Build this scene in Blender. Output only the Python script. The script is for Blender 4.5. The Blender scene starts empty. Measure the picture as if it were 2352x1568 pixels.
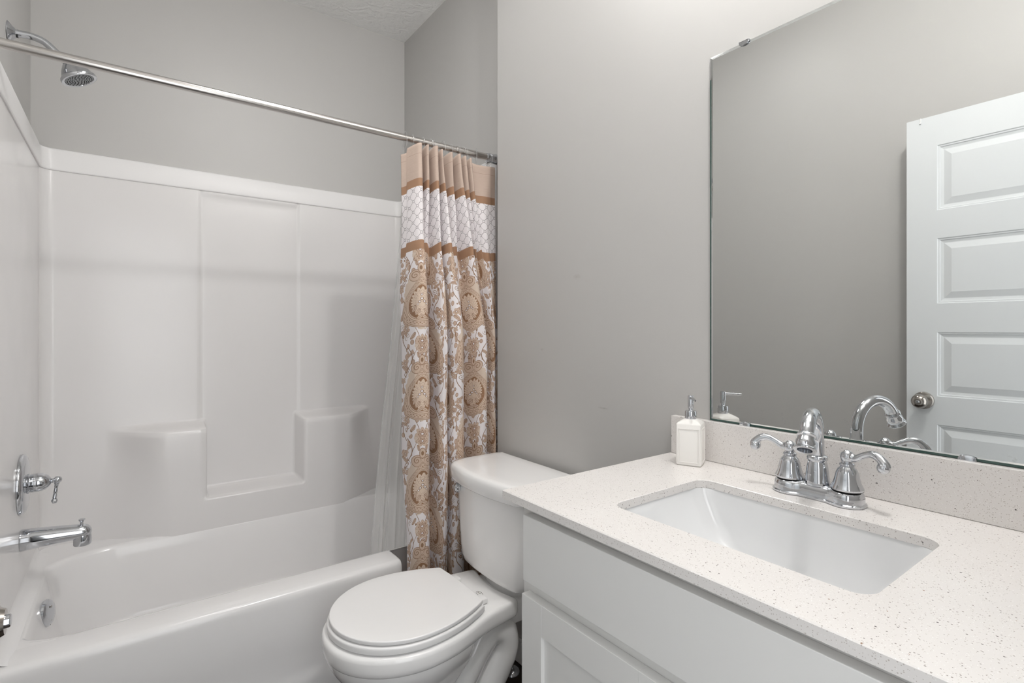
import bpy, bmesh, math, random
from mathutils import Vector, Matrix
from math import sin, cos, pi, radians, sqrt, exp, atan2
random.seed(7)
S = bpy.context.scene
C = S.collection
V = Vector

# ------------------------------------------------------------------ camera
cam_d = bpy.data.cameras.new('camera')
cam = bpy.data.objects.new('camera', cam_d)
C.objects.link(cam)
cam.location = (0, 0, 1.22)
cam.rotation_euler = (radians(90), 0, radians(-36.4))
cam_d.sensor_width = 36
cam_d.lens = 1196 / 2352 * 36
cam_d.shift_y = -28 / 2352
cam_d.clip_start = 0.01
S.camera = cam

# ------------------------------------------------------------------ world, lights, exposure
W = bpy.data.worlds.new('world')
S.world = W
W.use_nodes = True
W.node_tree.nodes['Background'].inputs[0].default_value = (0.93, 0.96, 1.0, 1)
W.node_tree.nodes['Background'].inputs[1].default_value = 0.3


def light(name, kind, loc, energy, color, size=.1, rot=(0, 0, 0), size_y=None, spread=None):
    l = bpy.data.lights.new(name, kind)
    l.energy = energy
    l.color = color
    if kind == 'AREA':
        l.shape = 'RECTANGLE' if size_y else 'DISK'
        l.size = size
        if size_y:
            l.size_y = size_y
        if spread:
            l.spread = spread
    else:
        l.shadow_soft_size = size
    o = bpy.data.objects.new(name, l)
    o.location = loc
    o.rotation_euler = rot
    C.objects.link(o)
    return o


light('ceiling_lamp', 'POINT', (.80, .26, 2.70), 34, (1, .985, .972), .05)
light('ceiling_fill_light', 'AREA', (.45, 1.45, 2.79), 5.0, (1, .99, .985), .40)  # soft fill added under the ceiling to lift low surfaces, no fixture here
for _y in (.22, .46, .70):
    light('vanity_bulb', 'POINT', (1.02, _y, 2.27), .55, (1, .985, .97), .05)
# daylight of the hall coming in through the open doorway behind the camera
light('doorway_daylight', 'AREA', (.16, -.35, 1.15), 9.5, (.97, .985, 1.0), .66, (radians(90), 0, 0), 1.9)
S.view_settings.view_transform = 'Standard'
S.view_settings.look = 'None'
S.view_settings.gamma = 1
S.view_settings.use_curve_mapping = False
S.view_settings.exposure = 0.0
S.cycles.max_bounces = 14
S.cycles.diffuse_bounces = 8
S.cycles.glossy_bounces = 8
S.cycles.transmission_bounces = 8
S.cycles.transparent_max_bounces = 24
S.cycles.use_denoising = True
S.cycles.sample_clamp_indirect = 6
S.cycles.caustics_refractive = False


# ------------------------------------------------------------------ node helper
class G:
    """tiny expression builder for shader math"""
    nt = None

    def __init__(s, sock):
        s.s = sock

    @staticmethod
    def m(op, *a):
        n = G.nt.nodes.new('ShaderNodeMath')
        n.operation = op
        for i, x in enumerate(a):
            if isinstance(x, G):
                G.nt.links.new(x.s, n.inputs[i])
            else:
                n.inputs[i].default_value = x
        return G(n.outputs[0])

    def __add__(s, o): return G.m('ADD', s, o)
    __radd__ = __add__
    def __mul__(s, o): return G.m('MULTIPLY', s, o)
    __rmul__ = __mul__
    def __sub__(s, o): return G.m('SUBTRACT', s, o)
    def __rsub__(s, o): return G.m('SUBTRACT', o, s)
    def __truediv__(s, o): return G.m('DIVIDE', s, o)
    def __neg__(s): return G.m('MULTIPLY', s, -1.0)
    def abs(s): return G.m('ABSOLUTE', s)
    def lt(s, o): return G.m('LESS_THAN', s, o)
    def gt(s, o): return G.m('GREATER_THAN', s, o)
    def floor(s): return G.m('FLOOR', s)
    def sin(s): return G.m('SINE', s)
    def cos(s): return G.m('COSINE', s)
    def sqrt(s): return G.m('SQRT', s)
    def fmod(s, o): return G.m('FLOORED_MODULO', s, o)
    def at2(s, o): return G.m('ARCTAN2', s, o)
    def mx(s, o): return G.m('MAXIMUM', s, o)
    def mn(s, o): return G.m('MINIMUM', s, o)


def new_mat(name):
    m = bpy.data.materials.new(name)
    m.use_nodes = True
    return m, m.node_tree, m.node_tree.nodes['Principled BSDF']


def srgb(r, g, b):
    f = lambda c: (c / 255 / 12.92) if c / 255 <= .04045 else ((c / 255 + .055) / 1.055) ** 2.4
    return (f(r), f(g), f(b), 1)


def pbr(name, col, rough=.5, metal=0.0, bump=None, coat=0.0, spec=None, rnoise=None):
    m, nt, b = new_mat(name)
    b.inputs['Base Color'].default_value = col
    b.inputs['Roughness'].default_value = rough
    b.inputs['Metallic'].default_value = metal
    if spec is not None:
        b.inputs['Specular IOR Level'].default_value = spec
    if coat:
        b.inputs['Coat Weight'].default_value = coat
        b.inputs['Coat Roughness'].default_value = .04
    tc = nt.nodes.new('ShaderNodeTexCoord')
    if bump:
        sc, st, dist, det = bump
        n = nt.nodes.new('ShaderNodeTexNoise')
        n.inputs['Scale'].default_value = sc
        n.inputs['Detail'].default_value = det
        bp = nt.nodes.new('ShaderNodeBump')
        bp.inputs['Strength'].default_value = st
        bp.inputs['Distance'].default_value = dist
        nt.links.new(tc.outputs['Object'], n.inputs['Vector'])
        nt.links.new(n.outputs['Fac'], bp.inputs['Height'])
        nt.links.new(bp.outputs['Normal'], b.inputs['Normal'])
    # very faint tonal variation keeps every surface procedural
    n2 = nt.nodes.new('ShaderNodeTexNoise')
    n2.inputs['Scale'].default_value = 3.0
    mr = nt.nodes.new('ShaderNodeMapRange')
    mr.inputs['To Min'].default_value = rough * (1 - (rnoise or .06))
    mr.inputs['To Max'].default_value = min(1, rough * (1 + (rnoise or .06)))
    nt.links.new(tc.outputs['Object'], n2.inputs['Vector'])
    nt.links.new(n2.outputs['Fac'], mr.inputs['Value'])
    nt.links.new(mr.outputs['Result'], b.inputs['Roughness'])
    return m


M = {}
M['wall'] = pbr('greige_wall_paint', (.505, .497, .483, 1), .42, bump=(260, .12, .0008, 3), spec=.45)
def scuffed(name, src, spots):
    m = src.copy()
    m.name = name
    nt = m.node_tree
    b = nt.nodes['Principled BSDF']
    G.nt = nt
    tc = nt.nodes.new('ShaderNodeTexCoord')
    sp = nt.nodes.new('ShaderNodeSeparateXYZ')
    nt.links.new(tc.outputs['Object'], sp.inputs[0])
    n = nt.nodes.new('ShaderNodeTexNoise')
    n.inputs['Scale'].default_value = 90
    nt.links.new(tc.outputs['Object'], n.inputs['Vector'])
    y, z = G(sp.outputs[1]), G(sp.outputs[2])
    tot = None
    for cy, cz, ry, rz, k in spots:
        dy, dz = (y - cy) * (1 / ry), (z - cz) * (1 / rz)
        q = ((1.0 - (dy * dy + dz * dz).sqrt()).mx(0.0)) * (G(n.outputs['Fac']) * 1.6 - .3).mx(0.0) * k
        tot = q if tot is None else tot + q
    mix = nt.nodes.new('ShaderNodeMix')
    mix.data_type = 'RGBA'
    nt.links.new(tot.mn(.5).s, mix.inputs[0])
    mix.inputs[6].default_value = b.inputs['Base Color'].default_value
    mix.inputs[7].default_value = (.16, .13, .11, 1)
    nt.links.new(mix.outputs[2], b.inputs['Base Color'])
    return m


M['wall_scuffed'] = scuffed('greige_wall_paint_with_scuffs', M['wall'], ((1.2244, 1.3895, .022, .010, .5), (1.11, 0.9804, .026, .004, .5), (1.40, 1.15, .012, .006, .25)))
M['white_paint'] = pbr('white_trim_paint', (.78, .79, .79, 1), .32, bump=(120, .04, .0004, 2))
M['door'] = pbr('door_paint', (.70, .725, .74, 1), .3, bump=(60, .04, .0004, 2))
M['cab'] = pbr('cabinet_paint', (.73, .725, .71, 1), .35, bump=(80, .03, .0004, 2))
M['gel'] = pbr('white_gelcoat', (.77, .757, .752, 1), .19, bump=(2.2, .12, .02, 1), spec=.5, rnoise=.3)
M['tub'] = pbr('white_tub_gelcoat', (.84, .832, .83, 1), .14, bump=(7, .05, .004, 1))
M['sink'] = pbr('white_sink_china', (.74, .745, .75, 1), .06, coat=.3)
M['flange'] = pbr('white_flange_gelcoat', (.82, .812, .81, 1), .38, bump=(7, .05, .004, 1))
M['china'] = pbr('white_vitreous_china', (.89, .885, .88, 1), .05, coat=.3)
M['seat'] = pbr('white_seat_plastic', (.88, .875, .872, 1), .22)
M['chrome'] = pbr('polished_chrome', (.60, .615, .64, 1), .07, 1.0, rnoise=.6)
M['nickel'] = pbr('brushed_nickel', (.60, .575, .55, 1), .24, 1.0)
M['satin'] = pbr('satin_nickel_knob', (.42, .39, .36, 1), .14, 1.0)
M['black'] = pbr('black_rubber', (.012, .012, .012, 1), .5)
M['ceramic'] = pbr('white_glazed_ceramic', (.84, .82, .79, 1), .25)
M['grey_rubber'] = pbr('grey_nozzle_face', (.32, .34, .35, 1), .35)
M['tag'] = pbr('braided_hose', (.5, .5, .5, 1), .4, .7)


def ceiling_mat():
    m, nt, b = new_mat('textured_white_ceiling')
    b.inputs['Base Color'].default_value = (.88, .88, .87, 1)
    b.inputs['Roughness'].default_value = .8
    tc = nt.nodes.new('ShaderNodeTexCoord')
    w = nt.nodes.new('ShaderNodeTexWave')
    w.wave_type = 'RINGS'
    w.inputs['Scale'].default_value = 5
    w.inputs['Distortion'].default_value = 16
    w.inputs['Detail'].default_value = 4
    w.inputs['Detail Scale'].default_value = 2.5
    bp = nt.nodes.new('ShaderNodeBump')
    bp.inputs['Strength'].default_value = .35
    bp.inputs['Distance'].default_value = .006
    nt.links.new(tc.outputs['Object'], w.inputs['Vector'])
    nt.links.new(w.outputs['Fac'], bp.inputs['Height'])
    nt.links.new(bp.outputs['Normal'], b.inputs['Normal'])
    return m


M['ceiling'] = ceiling_mat()


def floor_mat():
    m, nt, b = new_mat('dark_wood_plank_floor')
    tc = nt.nodes.new('ShaderNodeTexCoord')
    br = nt.nodes.new('ShaderNodeTexBrick')
    br.inputs['Scale'].default_value = 1
    br.inputs['Brick Width'].default_value = 1.2
    br.inputs['Row Height'].default_value = .15
    br.inputs['Mortar Size'].default_value = .002
    br.inputs['Color1'].default_value = (.022, .014, .010, 1)
    br.inputs['Color2'].default_value = (.035, .022, .015, 1)
    br.inputs['Mortar'].default_value = (.005, .004, .003, 1)
    nt.links.new(tc.outputs['Object'], br.inputs['Vector'])
    nt.links.new(br.outputs['Color'], b.inputs['Base Color'])
    b.inputs['Roughness'].default_value = .4
    return m


M['floor'] = floor_mat()


def quartz_mat():
    m, nt, b = new_mat('speckled_white_quartz')
    L = nt.links.new
    tc = nt.nodes.new('ShaderNodeTexCoord')
    base = nt.nodes.new('ShaderNodeTexNoise')
    base.inputs['Scale'].default_value = 6
    L(tc.outputs['Object'], base.inputs['Vector'])
    cr = nt.nodes.new('ShaderNodeValToRGB')
    cr.color_ramp.elements[0].color = (.70, .672, .652, 1)
    cr.color_ramp.elements[1].color = (.78, .755, .735, 1)
    L(base.outputs['Fac'], cr.inputs['Fac'])
    out = cr.outputs['Color']
    # (scale, cell share, size, colour)
    for sc, keep, rad, col in ((420, .34, .34, (.50, .46, .43, 1)), (300, .24, .32, (.34, .31, .29, 1)),
                               (520, .25, .36, (.86, .85, .83, 1)), (210, .09, .26, (.22, .20, .19, 1)),
                               (120, .03, .17, (.34, .24, .18, 1)), (110, .06, .17, (.17, .155, .15, 1))):
        v = nt.nodes.new('ShaderNodeTexVoronoi')
        v.inputs['Scale'].default_value = sc
        mp = nt.nodes.new('ShaderNodeMapping')
        mp.inputs['Location'].default_value = (sc * .013, sc * .007, sc * .017)
        mp.inputs['Scale'].default_value = (1, 1, 1)
        L(tc.outputs['Object'], mp.inputs['Vector'])
        L(mp.outputs['Vector'], v.inputs['Vector'])
        sep = nt.nodes.new('ShaderNodeSeparateColor')
        L(v.outputs['Color'], sep.inputs['Color'])
        G.nt = nt
        r, g = G(sep.outputs[0]), G(sep.outputs[1])
        mask = r.lt(keep) * G(v.outputs['Distance']).lt(rad * (g * .7 + .3))
        mix = nt.nodes.new('ShaderNodeMix')
        mix.data_type = 'RGBA'
        L(mask.s, mix.inputs[0])
        L(out, mix.inputs[6])
        mix.inputs[7].default_value = col
        out = mix.outputs[2]
    L(out, b.inputs['Base Color'])
    b.inputs['Roughness'].default_value = .17
    return m


M['quartz'] = quartz_mat()


def mirror_mat():
    m, nt, b = new_mat('silvered_mirror_glass')
    b.inputs['Base Color'].default_value = (.765, .775, .765, 1)
    b.inputs['Metallic'].default_value = 1
    b.inputs['Roughness'].default_value = 0
    # dried water spots near the bottom edge: a faint rougher dusting
    tc = nt.nodes.new('ShaderNodeTexCoord')
    n = nt.nodes.new('ShaderNodeTexNoise')
    n.inputs['Scale'].default_value = 38
    n.inputs['Detail'].default_value = 8
    n.inputs['Roughness'].default_value = .75
    nt.links.new(tc.outputs['Object'], n.inputs['Vector'])
    sp = nt.nodes.new('ShaderNodeSeparateXYZ')
    nt.links.new(tc.outputs['Object'], sp.inputs[0])
    G.nt = nt
    z = G(sp.outputs[2])
    low = (1.075 - z).mx(0.0) * 9
    f = ((G(n.outputs['Fac']) - .60) * 9).mx(0.0).mn(1.0) * low.mn(1.0) * .5
    mix = nt.nodes.new('ShaderNodeMixShader')
    d = nt.nodes.new('ShaderNodeBsdfDiffuse')
    d.inputs[0].default_value = (.75, .75, .74, 1)
    nt.links.new(f.s, mix.inputs[0])
    nt.links.new(b.outputs[0], mix.inputs[1])
    nt.links.new(d.outputs[0], mix.inputs[2])
    nt.links.new(mix.outputs[0], nt.nodes['Material Output'].inputs[0])
    return m


M['mirror'] = mirror_mat()
M['bevel'] = pbr('mirror_bevel', (.78, .80, .79, 1), .04, 1.0)
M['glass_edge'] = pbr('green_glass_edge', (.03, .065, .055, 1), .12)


def clear_plastic(name, alpha, rough, tint=(.92, .92, .91, 1), fold=0.0):
    m, nt, b = new_mat(name)
    L = nt.links.new
    tr = nt.nodes.new('ShaderNodeBsdfTransparent')
    gl = nt.nodes.new('ShaderNodeBsdfGlossy')
    gl.inputs['Roughness'].default_value = rough
    df = nt.nodes.new('ShaderNodeBsdfTranslucent')
    df.inputs[0].default_value = tint
    dd = nt.nodes.new('ShaderNodeBsdfDiffuse')
    dd.inputs[0].default_value = tint
    lw = nt.nodes.new('ShaderNodeLayerWeight')
    lw.inputs['Blend'].default_value = .28
    G.nt = nt
    f = (G(lw.outputs['Facing']) * .55 + .06).mn(1.0)
    m0 = nt.nodes.new('ShaderNodeMixShader')
    m0.inputs[0].default_value = .5
    L(df.outputs[0], m0.inputs[1])
    L(dd.outputs[0], m0.inputs[2])
    m1 = nt.nodes.new('ShaderNodeMixShader')
    m1.inputs[0].default_value = alpha
    L(tr.outputs[0], m1.inputs[1])
    L(m0.outputs[0], m1.inputs[2])
    m2 = nt.nodes.new('ShaderNodeMixShader')
    L(f.s, m2.inputs[0])
    L(m1.outputs[0], m2.inputs[1])
    L(gl.outputs[0], m2.inputs[2])
    L(m2.outputs[0], nt.nodes['Material Output'].inputs[0])
    return m


M['liner'] = clear_plastic('clear_vinyl_liner', .34, .16)
M['ring'] = clear_plastic('clear_acrylic_ring', .10, .03)


def curtain_mat():
    """printed cotton: taupe header, brown bands, trellis band, medallion print. UV in metres, v = distance below the top hem."""
    m, nt, b = new_mat('damask_print_cotton')
    L = nt.links.new
    G.nt = nt
    uv = nt.nodes.new('ShaderNodeUVMap')
    uv.uv_map = 'UVMap'
    sp = nt.nodes.new('ShaderNodeSeparateXYZ')
    L(uv.outputs[0], sp.inputs[0])
    u0, v0 = G(sp.outputs[0]), G(sp.outputs[1])
    nz = nt.nodes.new('ShaderNodeTexNoise')
    nz.inputs['Scale'].default_value = 60
    nz.inputs['Detail'].default_value = 2
    L(uv.outputs[0], nz.inputs['Vector'])
    wob = (G(nz.outputs['Fac']) - .5) * .012
    cols = {'white': srgb(236, 231, 232), 'tan': srgb(208, 185, 166), 'pale': srgb(222, 203, 184),
            'brown': srgb(150, 112, 82), 'band': srgb(163, 126, 98), 'line': srgb(146, 114, 88), 'halo': srgb(214, 197, 181), 'grey': srgb(128, 122, 122),
            'taupe': srgb(196, 176, 162), 'dust': srgb(196, 170, 152)}
    state = {'c': None}

    def paint(base, mask, c):
        x = nt.nodes.new('ShaderNodeMix')
        x.data_type = 'RGBA'
        L(mask.s, x.inputs[0])
        if isinstance(base, tuple):
            x.inputs[6].default_value = base
        else:
            L(base, x.inputs[6])
        if isinstance(c, tuple):
            x.inputs[7].default_value = c
        else:
            L(c, x.inputs[7])
        return x.outputs[2]

    # ---- medallion print (half-drop repeat)
    P, Q = .145, .325
    v = v0 - .405
    ci = (u0 / P).floor()
    x = u0 - (ci + .5) * P
    odd = ci.fmod(2.0)
    yy = v + odd * (Q / 2)
    y = -((yy).fmod(Q) - Q / 2)            # up is positive, medallion centre 0
    xa = x.abs()
    wx, wy = x + wob, y + wob * .8

    def hyp(a, c2): return (a * a + c2 * c2).sqrt()

    def flower(base, cx, cy, r, n, ph=0.0, mirror=True):
        dx = (xa if mirror else x) - cx
        dy = y - cy
        rr = hyp(dx, dy)
        an = dy.at2(dx)
        pet = ((an * (n / 2) + ph).cos().abs() * .38 + .62) * r
        base = paint(base, rr.lt(pet + .0009), cols['line'])
        base = paint(base, rr.lt(pet), cols['tan'])
        base = paint(base, rr.lt(pet * .62), cols['dust'])
        base = paint(base, rr.lt(pet * .58) * rr.gt(pet * .5), cols['line'])
        base = paint(base, rr.lt(r * .24), cols['line'])
        base = paint(base, rr.lt(r * .15), cols['white'])
        return base

    def leaf(base, cx, cy, ang, a_, b_, c):
        dx, dy = xa - cx, y - cy
        ca, sa = cos(ang), sin(ang)
        lx, ly = dx * ca + dy * sa, dy * ca - dx * sa
        q = hyp(lx / a_, ly / b_ + (lx / a_) * (lx / a_) * .35)
        base = paint(base, q.lt(1.0), cols['line'])
        base = paint(base, q.lt(.87), c)
        base = paint(base, q.lt(.87) * ly.abs().lt(.0006), cols['line'])
        return base

    def curl(base, cx, cy, r, w=.0013, turn=1.0):
        dx, dy = xa - cx, y - cy
        rr = hyp(dx, dy)
        an = dy.at2(dx)
        k = ((rr / r) * 1.6 - an * (turn / (2 * pi))).fmod(1.0)
        return paint(base, rr.lt(r) * k.lt(.26), cols['line'])

    base = cols['white']
    # soft leafy ground
    vo = nt.nodes.new('ShaderNodeTexVoronoi')
    vo.inputs['Scale'].default_value = 62
    vm = nt.nodes.new('ShaderNodeMapping')
    vm.inputs['Scale'].default_value = (1, .7, 1)
    L(uv.outputs[0], vm.inputs['Vector'])
    L(vm.outputs[0], vo.inputs['Vector'])
    vs = nt.nodes.new('ShaderNodeSeparateColor')
    L(vo.outputs['Color'], vs.inputs['Color'])
    vd = G(vo.outputs['Distance'])
    keep = G(vs.outputs[0]).lt(.72)
    base = paint(base, keep * vd.lt(.40), cols['line'])
    base = paint(base, keep * vd.lt(.34), cols['dust'])
    # pale tan haze of foliage behind the medallion and the flower clusters
    hz = hyp(x / .060, (y + .004) / .100) + wob * 34
    base = paint(base, hz.lt(1.0), cols['halo'])
    hz2 = hyp(x / .026, ((y.abs() - .1625) / .026)) + wob * 40
    base = paint(base, hz2.lt(1.0), cols['halo'])
    # vines
    vine = (xa - .050 - (y * 38.66).sin() * .016)
    base = paint(base, vine.abs().lt(.0013), cols['line'])
    vine2 = (xa - .022 - (y * 38.66 + 2.4).cos() * .014)
    base = paint(base, vine2.abs().lt(.0010) * y.abs().gt(.10), cols['line'])
    for cx, cy, a_, s_ in ((.058, .098, .8, .015), (.030, -.128, 2.2, .014), (.060, -.100, .4, .013), (.012, .128, 1.3, .011),
                           (.046, .130, 2.6, .013), (.064, .020, 1.5, .012), (.066, -.045, 1.8, .012)):
        base = leaf(base, cx, cy, a_, s_, s_ * .42, cols['dust'])
    base = curl(base, .052, .075, .012)
    base = curl(base, .050, -.120, .010, turn=-1.0)
    base = curl(base, .068, -.078, .008)
    base = flower(base, 0.0, -.150, .024, 7, .4)
    base = flower(base, 0.0, .1505, .020, 6)
    base = flower(base, .058, .118, .0125, 5)
    base = flower(base, .052, -.085, .012, 6, .7)
    base = flower(base, .067, .055, .010, 5, .2)
    # scrolls at the crown of the medallion
    dxs = hyp(xa - .017, y - .083)
    base = paint(base, dxs.lt(.021), cols['line'])
    base = paint(base, dxs.lt(.0192), cols['tan'])
    base = curl(base, .018, .084, .014)
    # teardrop shells
    Y = (y + .012) / .090
    aw = (1.02 - Y * .42 - Y * Y * Y.gt(0.0) * .38).mx(.06)
    rho = hyp(x / (aw * .060), Y)
    an = Y.at2(x / .060)
    base = paint(base, rho.lt(1.0), cols['line'])
    base = paint(base, rho.lt(.982), cols['tan'])
    scal = (an * 13).sin().abs()
    base = paint(base, rho.lt(.945) * rho.gt(.930), cols['line'])
    dash = (an * 27).sin().gt(.35) * (rho.lt(.895) * rho.gt(.870) + (an * 27 + 1.6).sin().gt(.0) * 0) + (an * 27 + 3.1).sin().gt(.35) * rho.lt(.840) * rho.gt(.812)
    base = paint(base, dash, cols['line'])
    base = paint(base, rho.lt(.775), cols['line'])
    base = paint(base, rho.lt(.758), cols['pale'])
    base = paint(base, rho.lt(.715), cols['line'])
    base = paint(base, rho.lt(.700), cols['tan'])
    base = paint(base, rho.lt(.66 + 0 * scal), cols['brown'])
    # inner scalloped palmette
    pal = hyp(x / (.0345 + 0.0), (y + .012) / .052)
    pan = (y + .014).at2(x)
    edge = ((pan * 10.5).cos().abs() * .20 + .80)
    base = paint(base, pal.lt(edge + .025), cols['line'])
    base = paint(base, pal.lt(edge), cols['pale'])
    rr2 = G(nz.outputs['Fac'])
    vein = ((pan * 9).sin().abs().lt(.22)) * pal.lt(edge * .86) * pal.gt(.45)
    base = paint(base, vein, cols['dust'])
    scl = (((pal * 6.0).fmod(1.0) - ((pan * 10.5).cos().abs() * .6)).abs().lt(.10)) * pal.lt(edge * .93) * pal.gt(.30)
    base = paint(base, scl, cols['dust'])
    # lower leaves of the palmette
    for cx, cy, a_ in ((.013, -.048, 2.2), (.024, -.034, 1.9), (.008, -.066, 2.6)):
        base = leaf(base, cx, cy, a_, .013, .0058, cols['tan'])
    # jewel in the middle
    for cx, cy, r in ((0.0, -.002, .0055), (.0072, -.012, .005), (.013, -.020, .004), (0.0, .012, .004)):
        d = hyp(xa - cx, y - cy)
        base = paint(base, d.lt(r), cols['line'])
        base = paint(base, d.lt(r * .62), cols['white'])
    # little bud above the crown
    bud = hyp(x / .010, (y - .108) / .019)
    base = paint(base, bud.lt(1.0), cols['line'])
    base = paint(base, bud.lt(.86), cols['tan'])
    base = paint(base, bud.lt(.4), cols['line'])
    # fine engraving over everything tan
    fine = nt.nodes.new('ShaderNodeTexVoronoi')
    fine.inputs['Scale'].default_value = 210
    L(uv.outputs[0], fine.inputs['Vector'])
    fm = G(fine.outputs['Distance']).lt(.17) * rho.lt(.97) * rho.gt(.3)
    base = paint(base, fm, cols['dust'])
    medal = base

    # ---- trellis band
    p, q = .031, .039
    tx = u0 + (v0 * (4 * pi / q)).sin() * .0008
    ty = v0 + (u0 * (4 * pi / p)).sin() * .0008
    a1 = ((tx / p + ty / q) * pi).sin().abs()
    a2 = ((tx / p - ty / q) * pi).sin().abs()
    t = paint(cols['white'], a1.lt(.075), cols['grey'])
    t = paint(t, a2.lt(.075), cols['grey'])
    fx = ((u0 / p).fmod(1.0) - .5).abs()
    fy = ((v0 / q).fmod(1.0) - .5).abs()
    fx2 = ((u0 / p + .5).fmod(1.0) - .5).abs()
    fy2 = ((v0 / q + .5).fmod(1.0) - .5).abs()
    for A, B in ((fx, fy), (fx2, fy2)):
        dd_ = A + B
        t = paint(t, dd_.lt(.165), cols['grey'])
        t = paint(t, dd_.lt(.118), cols['white'])
    # ---- header with slub
    sl = nt.nodes.new('ShaderNodeTexNoise')
    sl.inputs['Scale'].default_value = 1
    sl.inputs['Detail'].default_value = 4
    mpp = nt.nodes.new('ShaderNodeMapping')
    mpp.inputs['Scale'].default_value = (30, 900, 1)
    L(uv.outputs[0], mpp.inputs['Vector'])
    L(mpp.outputs[0], sl.inputs['Vector'])
    head = paint(cols['taupe'], ((G(sl.outputs['Fac']) - .5) * 2.5).mx(0.0).mn(.6), srgb(180, 158, 143))
    head = paint(head, (v0 - .040).abs().lt(.0006), srgb(168, 144, 128))
    c = paint(medal, v0.lt(.392), cols['band'])
    c = paint(c, v0.lt(.358), t)
    c = paint(c, v0.lt(.162), cols['band'])
    c = paint(c, v0.lt(.132), head)
    L(c, b.inputs['Base Color'])
    b.inputs['Roughness'].default_value = .75
    b.inputs['Sheen Weight'].default_value = .15
    # some light passes through the cloth
    tl = nt.nodes.new('ShaderNodeBsdfTranslucent')
    L(c, tl.inputs[0])
    mx_ = nt.nodes.new('ShaderNodeMixShader')
    mx_.inputs[0].default_value = .18
    L(b.outputs[0], mx_.inputs[1])
    L(tl.outputs[0], mx_.inputs[2])
    L(mx_.outputs[0], nt.nodes['Material Output'].inputs[0])
    bn = nt.nodes.new('ShaderNodeTexNoise')
    bn.inputs['Scale'].default_value = 55
    bn.inputs['Detail'].default_value = 3
    L(uv.outputs[0], bn.inputs['Vector'])
    bp = nt.nodes.new('ShaderNodeBump')
    bp.inputs['Strength'].default_value = .25
    bp.inputs['Distance'].default_value = .003
    L(bn.outputs['Fac'], bp.inputs['Height'])
    L(bp.outputs['Normal'], b.inputs['Normal'])
    return m


M['curtain'] = curtain_mat()


# ------------------------------------------------------------------ mesh helpers
def tag(o, label=None, cat=None, group=None, kind=None):
    if label: o['label'] = label
    if cat: o['category'] = cat
    if group: o['group'] = group
    if kind: o['kind'] = kind
    return o


def empty(name, loc, label, cat, group=None, kind=None):
    o = bpy.data.objects.new(name, None)
    o.location = loc
    o.empty_display_size = .05
    C.objects.link(o)
    return tag(o, label, cat, group, kind)


def mesh(name, verts, faces, mat, parent=None, smooth=True, ang=35, mats=None, fm=None):
    me = bpy.data.meshes.new(name)
    me.from_pydata([tuple(v) for v in verts], [], faces)
    bm = bmesh.new()
    bm.from_mesh(me)
    bmesh.ops.recalc_face_normals(bm, faces=bm.faces)
    bm.to_mesh(me)
    bm.free()
    return fin(name, me, mat, parent, smooth, ang, mats)


def fin(name, me, mat, parent=None, smooth=True, ang=35, mats=None):
    for mm in (mats or [mat]):
        me.materials.append(mm)
    me.validate()
    if smooth:
        me.polygons.foreach_set('use_smooth', [True] * len(me.polygons))
        me.set_sharp_from_angle(angle=radians(ang))
    o = bpy.data.objects.new(name, me)
    C.objects.link(o)
    if parent is not None:
        o.parent = parent
        o.matrix_parent_inverse = Matrix.Translation(parent.location).inverted() if parent.type == 'EMPTY' else Matrix()
    return o


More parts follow.
